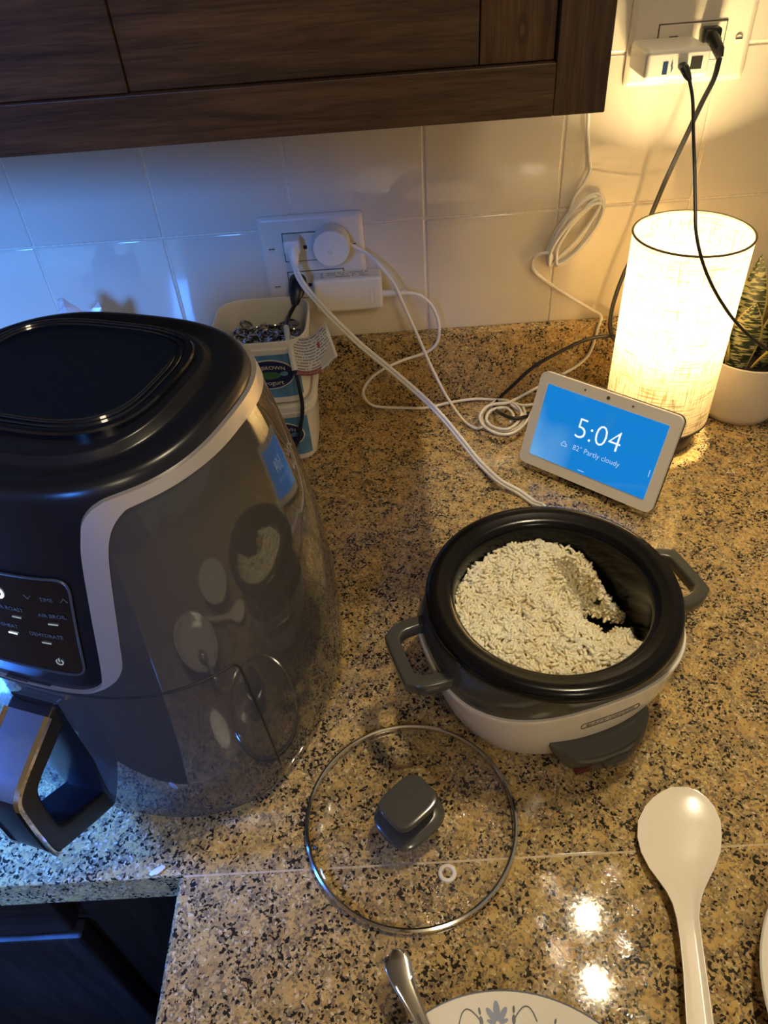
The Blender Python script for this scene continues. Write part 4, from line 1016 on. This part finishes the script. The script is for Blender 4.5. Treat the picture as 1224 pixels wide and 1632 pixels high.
# ------------------------------------------------------------------ potted plant
PCn = Vector((.449, -.0765, 0))
pt = thing('potted_plant', 'succulent with striped leaves in a white pot behind the lamp', 'plant', PCn)
obj('pot', lathe([(.0005, 0), (.040, 0), (.044, .002), (.0485, .012), (.0525, .035), (.0545, .060), (.0550, .084), (.0540, .0852), (.0525, .084), (.0515, .070), (.0005, .069)], 72, False, False), simple('matte_white_pot', (.76, .70, .62), .45, noise=.02), pt)
obj('soil', lathe([(.0520, .0735), (.030, .0755), (.0005, .0750)], 40, False, True), simple('dark_soil', (.015, .012, .010), .9, noise=.5, nscale=400, bump=.8), pt)
M_leaf = leaf_mat()
def leaf(az_, tiltd, L, Wd, base, twist=0.0, curl=.2):
    bm = bmesh.new(); uvl = bm.loops.layers.uv.new('UVMap'); NU, NV = 8, 18; G = []
    a = math.radians(az_); el = math.radians(tiltd); dirh = Vector((math.cos(a), math.sin(a), 0)); side0 = Vector((-math.sin(a), math.cos(a), 0))
    p = Vector(base); step = L/NV
    for j in range(NV+1):
        t = j/NV; e = el-curl*t; d = dirh*math.cos(e)+Vector((0, 0, 1))*math.sin(e); nrm = side0.cross(d).normalized()
        tw = twist; sd = side0*math.cos(tw)+nrm*math.sin(tw); nn = d.cross(sd).normalized()
        wd = Wd*(.62+.38*math.sin(PI*min(1, t*1.5)/1.0*.5))*(1-max(0, (t-.45)/.55)**2.0) if t < 1 else .0003
        row = []
        for i in range(NU+1):
            s = -1+2*i/NU; row.append(bm.verts.new(p+sd*(s*wd)+nn*(.22*wd*s*s)))
        G.append(row); p = p+d*step
    for j in range(NV):
        for i in range(NU):
            f = bm.faces.new((G[j][i], G[j][i+1], G[j+1][i+1], G[j+1][i]))
            for lp, (u, v) in zip(f.loops, ((i, j), (i+1, j), (i+1, j+1), (i, j+1))): lp[uvl].uv = (u/NU, v/NV)
    o = obj('leaf', bm, M_leaf, pt); s = o.modifiers.new('thick', 'SOLIDIFY'); s.thickness = .0022; s.offset = 0
    return o
leaf(252, 83, .098, .0175, (-.026, -.022, .070), .15, .10)
leaf(215, 72, .085, .0150, (-.030, -.004, .070), .9, .15)
leaf(300, 62, .110, .0165, (.000, -.024, .070), .2, .25)
leaf(330, 50, .110, .0165, (.016, -.012, .070), -.2, .25)
leaf(20, 60, .125, .0170, (.014, .006, .070), -.5, .2)
leaf(75, 80, .122, .0175, (-.008, .010, .070), -2.6, .1)
leaf(140, 70, .105, .0160, (-.020, .012, .070), 2.2, .2)
leaf(350, 74, .130, .0165, (.008, .000, .070), 1.4, .15)

# ------------------------------------------------------------------ yogurt tubs with can tabs
TC = Vector((-.141, -.081, 0)); TR_ = .0560
M_tub = simple('tub_white', (.80, .75, .66), .30)
M_lab = simple('label_blue', (.10, .26, .44), .4, noise=.25, nscale=60)
M_navy = simple('label_navy', (.012, .02, .09), .35); M_green = simple('label_green', (.06, .16, .05), .4); M_cream = simple('label_cream', (.75, .70, .55), .4)
def tub(label, z0, H, lid_on, words_):
    t = thing('yogurt_tub', label, 'tub', (TC.x, TC.y, z0))
    rb, rt_ = TR_-.0075, TR_-.0020
    def rad(z): return rb+(rt_-rb)*z/H
    pr = [(0, rb-.004, rb-.004, 4.5), (.0015, rb-.001, rb-.001, 4.5)]+[(H*f, rad(H*f), rad(H*f), 4.5) for f in (.1, .3, .5, .7, .80)]
    pr += [(H-.014, TR_-.0012, TR_-.0012, 4.5), (H-.010, TR_-.0005, TR_-.0005, 4.5), (H-.0095, TR_-.0018, TR_-.0018, 4.5), (H-.006, TR_-.0012, TR_-.0012, 4.5), (H-.0055, TR_-.0002, TR_-.0002, 4.5), (H-.001, TR_, TR_, 4.5), (H, TR_-.001, TR_-.001, 4.5)]
    if lid_on: pr += [(H, TR_-.006, TR_-.006, 4.5), (H-.003, TR_-.007, TR_-.007, 4.5), (H-.003, .001, .001, 2)]
    else: pr += [(H-.0005, TR_-.0022, TR_-.0022, 4.5), (H-.010, TR_-.0045, TR_-.0045, 4.5), (H*.4, rad(H*.4)-.0018, rad(H*.4)-.0018, 4.5), (.004, rb-.004, rb-.004, 4.5)]
    obj('tub_body', rings(pr, 96), M_tub, t, ang=35)
    EX_ = .008
    def fz(u, z, off): r = rad(z)+off; return Vector((u, -(max(1e-9, r**4.5-abs(u)**4.5))**(1/4.5), z))
    bm = bmesh.new(); z1, z2 = H*.12, H*.80; G = []
    for i in range(25):
        u = -.043+.086*i/24; G.append([bm.verts.new(fz(u, z1+(z2-z1)*j/4, .0005)) for j in range(5)])
    for a, b in zip(G, G[1:]):
        for j in range(4): bm.faces.new((a[j], b[j], b[j+1], a[j+1]))
    lb_ = obj('label', bm, M_lab, t)
    zc = H*.50
    def ov(a, b, off, m_, nm, dz=0):
        bm = bmesh.new(); V = [fz(EX_+a*math.cos(2*PI*i/36), zc+dz+b*math.sin(2*PI*i/36), off) for i in range(36)]; c = bm.verts.new(fz(EX_, zc+dz, off)); V = [bm.verts.new(v) for v in V]
        for i in range(36): bm.faces.new((c, V[i], V[(i+1) % 36]))
        obj(nm, bm, m_, lb_, smooth=False)
    ov(.0295, .0200, .0009, M_cream, 'emblem_border'); ov(.0280, .0186, .0013, M_navy, 'emblem'); ov(.013, .0052, .0017, M_green, 'emblem_field', -.001)
    obj('brand_name', text_bm('BROWN', .0068, 0, fn=lambda u, v, d: fz(EX_+.006+u, zc+.0095-.0020*((u+.006)/.018)**2+v, .0017), xs=1.05), M_cream, lb_, recalc=False)
    obj('product_name', text_bm('yogurt', .0085, 0, fn=lambda u, v, d: fz(EX_+u+.004, zc-.0112+.10*abs(u)**1.5+v, .0017)), M_cream, lb_, recalc=False)
    return t
tub('lower white yogurt tub with a blue label, standing on the granite', 0, .0858, True, 1)
tub('upper open yogurt tub full of metal can tabs, stacked on another', .0860, .0858, False, 1)
# can tabs
bm = bmesh.new()
def ovalring(bm, cx, cy, a, b, r): add_tube(bm, [(cx+a*math.cos(2*PI*i/16), cy+b*math.sin(2*PI*i/16), 0) for i in range(16)], r, 6, closed=True, up=(0, 0, 1), flat=.7)
ovalring(bm, 0, .004, .0066, .0060, .0013); ovalring(bm, 0, -.006, .0058, .0044, .0013)
add_box(bm, -.0025, .0025, -.0010, .0010, -.0004, .0004)
finish(bm); tab_me = bpy.data.meshes.new('can_tab'); bm.to_mesh(tab_me); bm.free(); tab_me.materials.append(simple('can_tab_metal', (.42, .41, .40), .22, 1.0, noise=.05))
rng = random.Random(11); k = 0
layers = [(.1375, 4), (.1425, 5), (.1475, 4)]
for zl, nn in layers:
    for i in range(nn):
        for j in range(nn):
            s = .036; x = TC.x-s+2*s*(i+.5)/nn+rng.uniform(-.003, .003); y = TC.y-s+2*s*(j+.5)/nn+rng.uniform(-.003, .003)
            o = bpy.data.objects.new('can_tab', tab_me); COL.objects.link(o); o.location = (x, y, zl+rng.uniform(-.001, .002))
            o.scale = (1.2, 1.2, 1.2); o.rotation_euler = (rng.uniform(-.5, .5), rng.uniform(-.5, .5), rng.uniform(0, 6.28))
            tag(o, 'silver can tab in the pile inside the open yogurt tub', 'can tab', 'can tabs in the yogurt tub')

# ------------------------------------------------------------------ crumpled bag behind the fryer
bm = bmesh.new(); bmesh.ops.create_icosphere(bm, subdivisions=4, radius=1)
for v in bm.verts:
    n = v.co.normalized(); d = .8+.34*mnoise.noise(n*2.2)+.16*mnoise.noise(n*5); c = n*d
    v.co = Vector((c.x*.055, c.y*.040, .105+c.z*.100))
zmin = min(v.co.z for v in bm.verts)
zmax = max(v.co.z for v in bm.verts)
for v in bm.verts: v.co.z = (v.co.z-zmin)*.216/(zmax-zmin)
bag = obj('plastic_bag', bm, simple('frosted_plastic', (.70, .68, .66), .25, noise=.1, nscale=60), None, ang=20)
bag.location = (-.352, -.080, .0005); tag(bag, 'crumpled white plastic bag peeking out behind the air fryer', 'bag')
# crumb on the counter edge
bm = bmesh.new(); bmesh.ops.create_icosphere(bm, subdivisions=2, radius=.5)
for v in bm.verts: v.co = Vector((v.co.x*.012, v.co.y*.005, v.co.z*.002))*(1+.4*mnoise.noise(v.co*5))
cr = obj('paper_scrap', bm, simple('paper_scrap', (.75, .72, .68), .7)); cr.location = az(250, 1388, .0012); cr.rotation_euler = (0, 0, .5); tag(cr, 'tiny pale paper scrap near the counter edge', 'scrap')
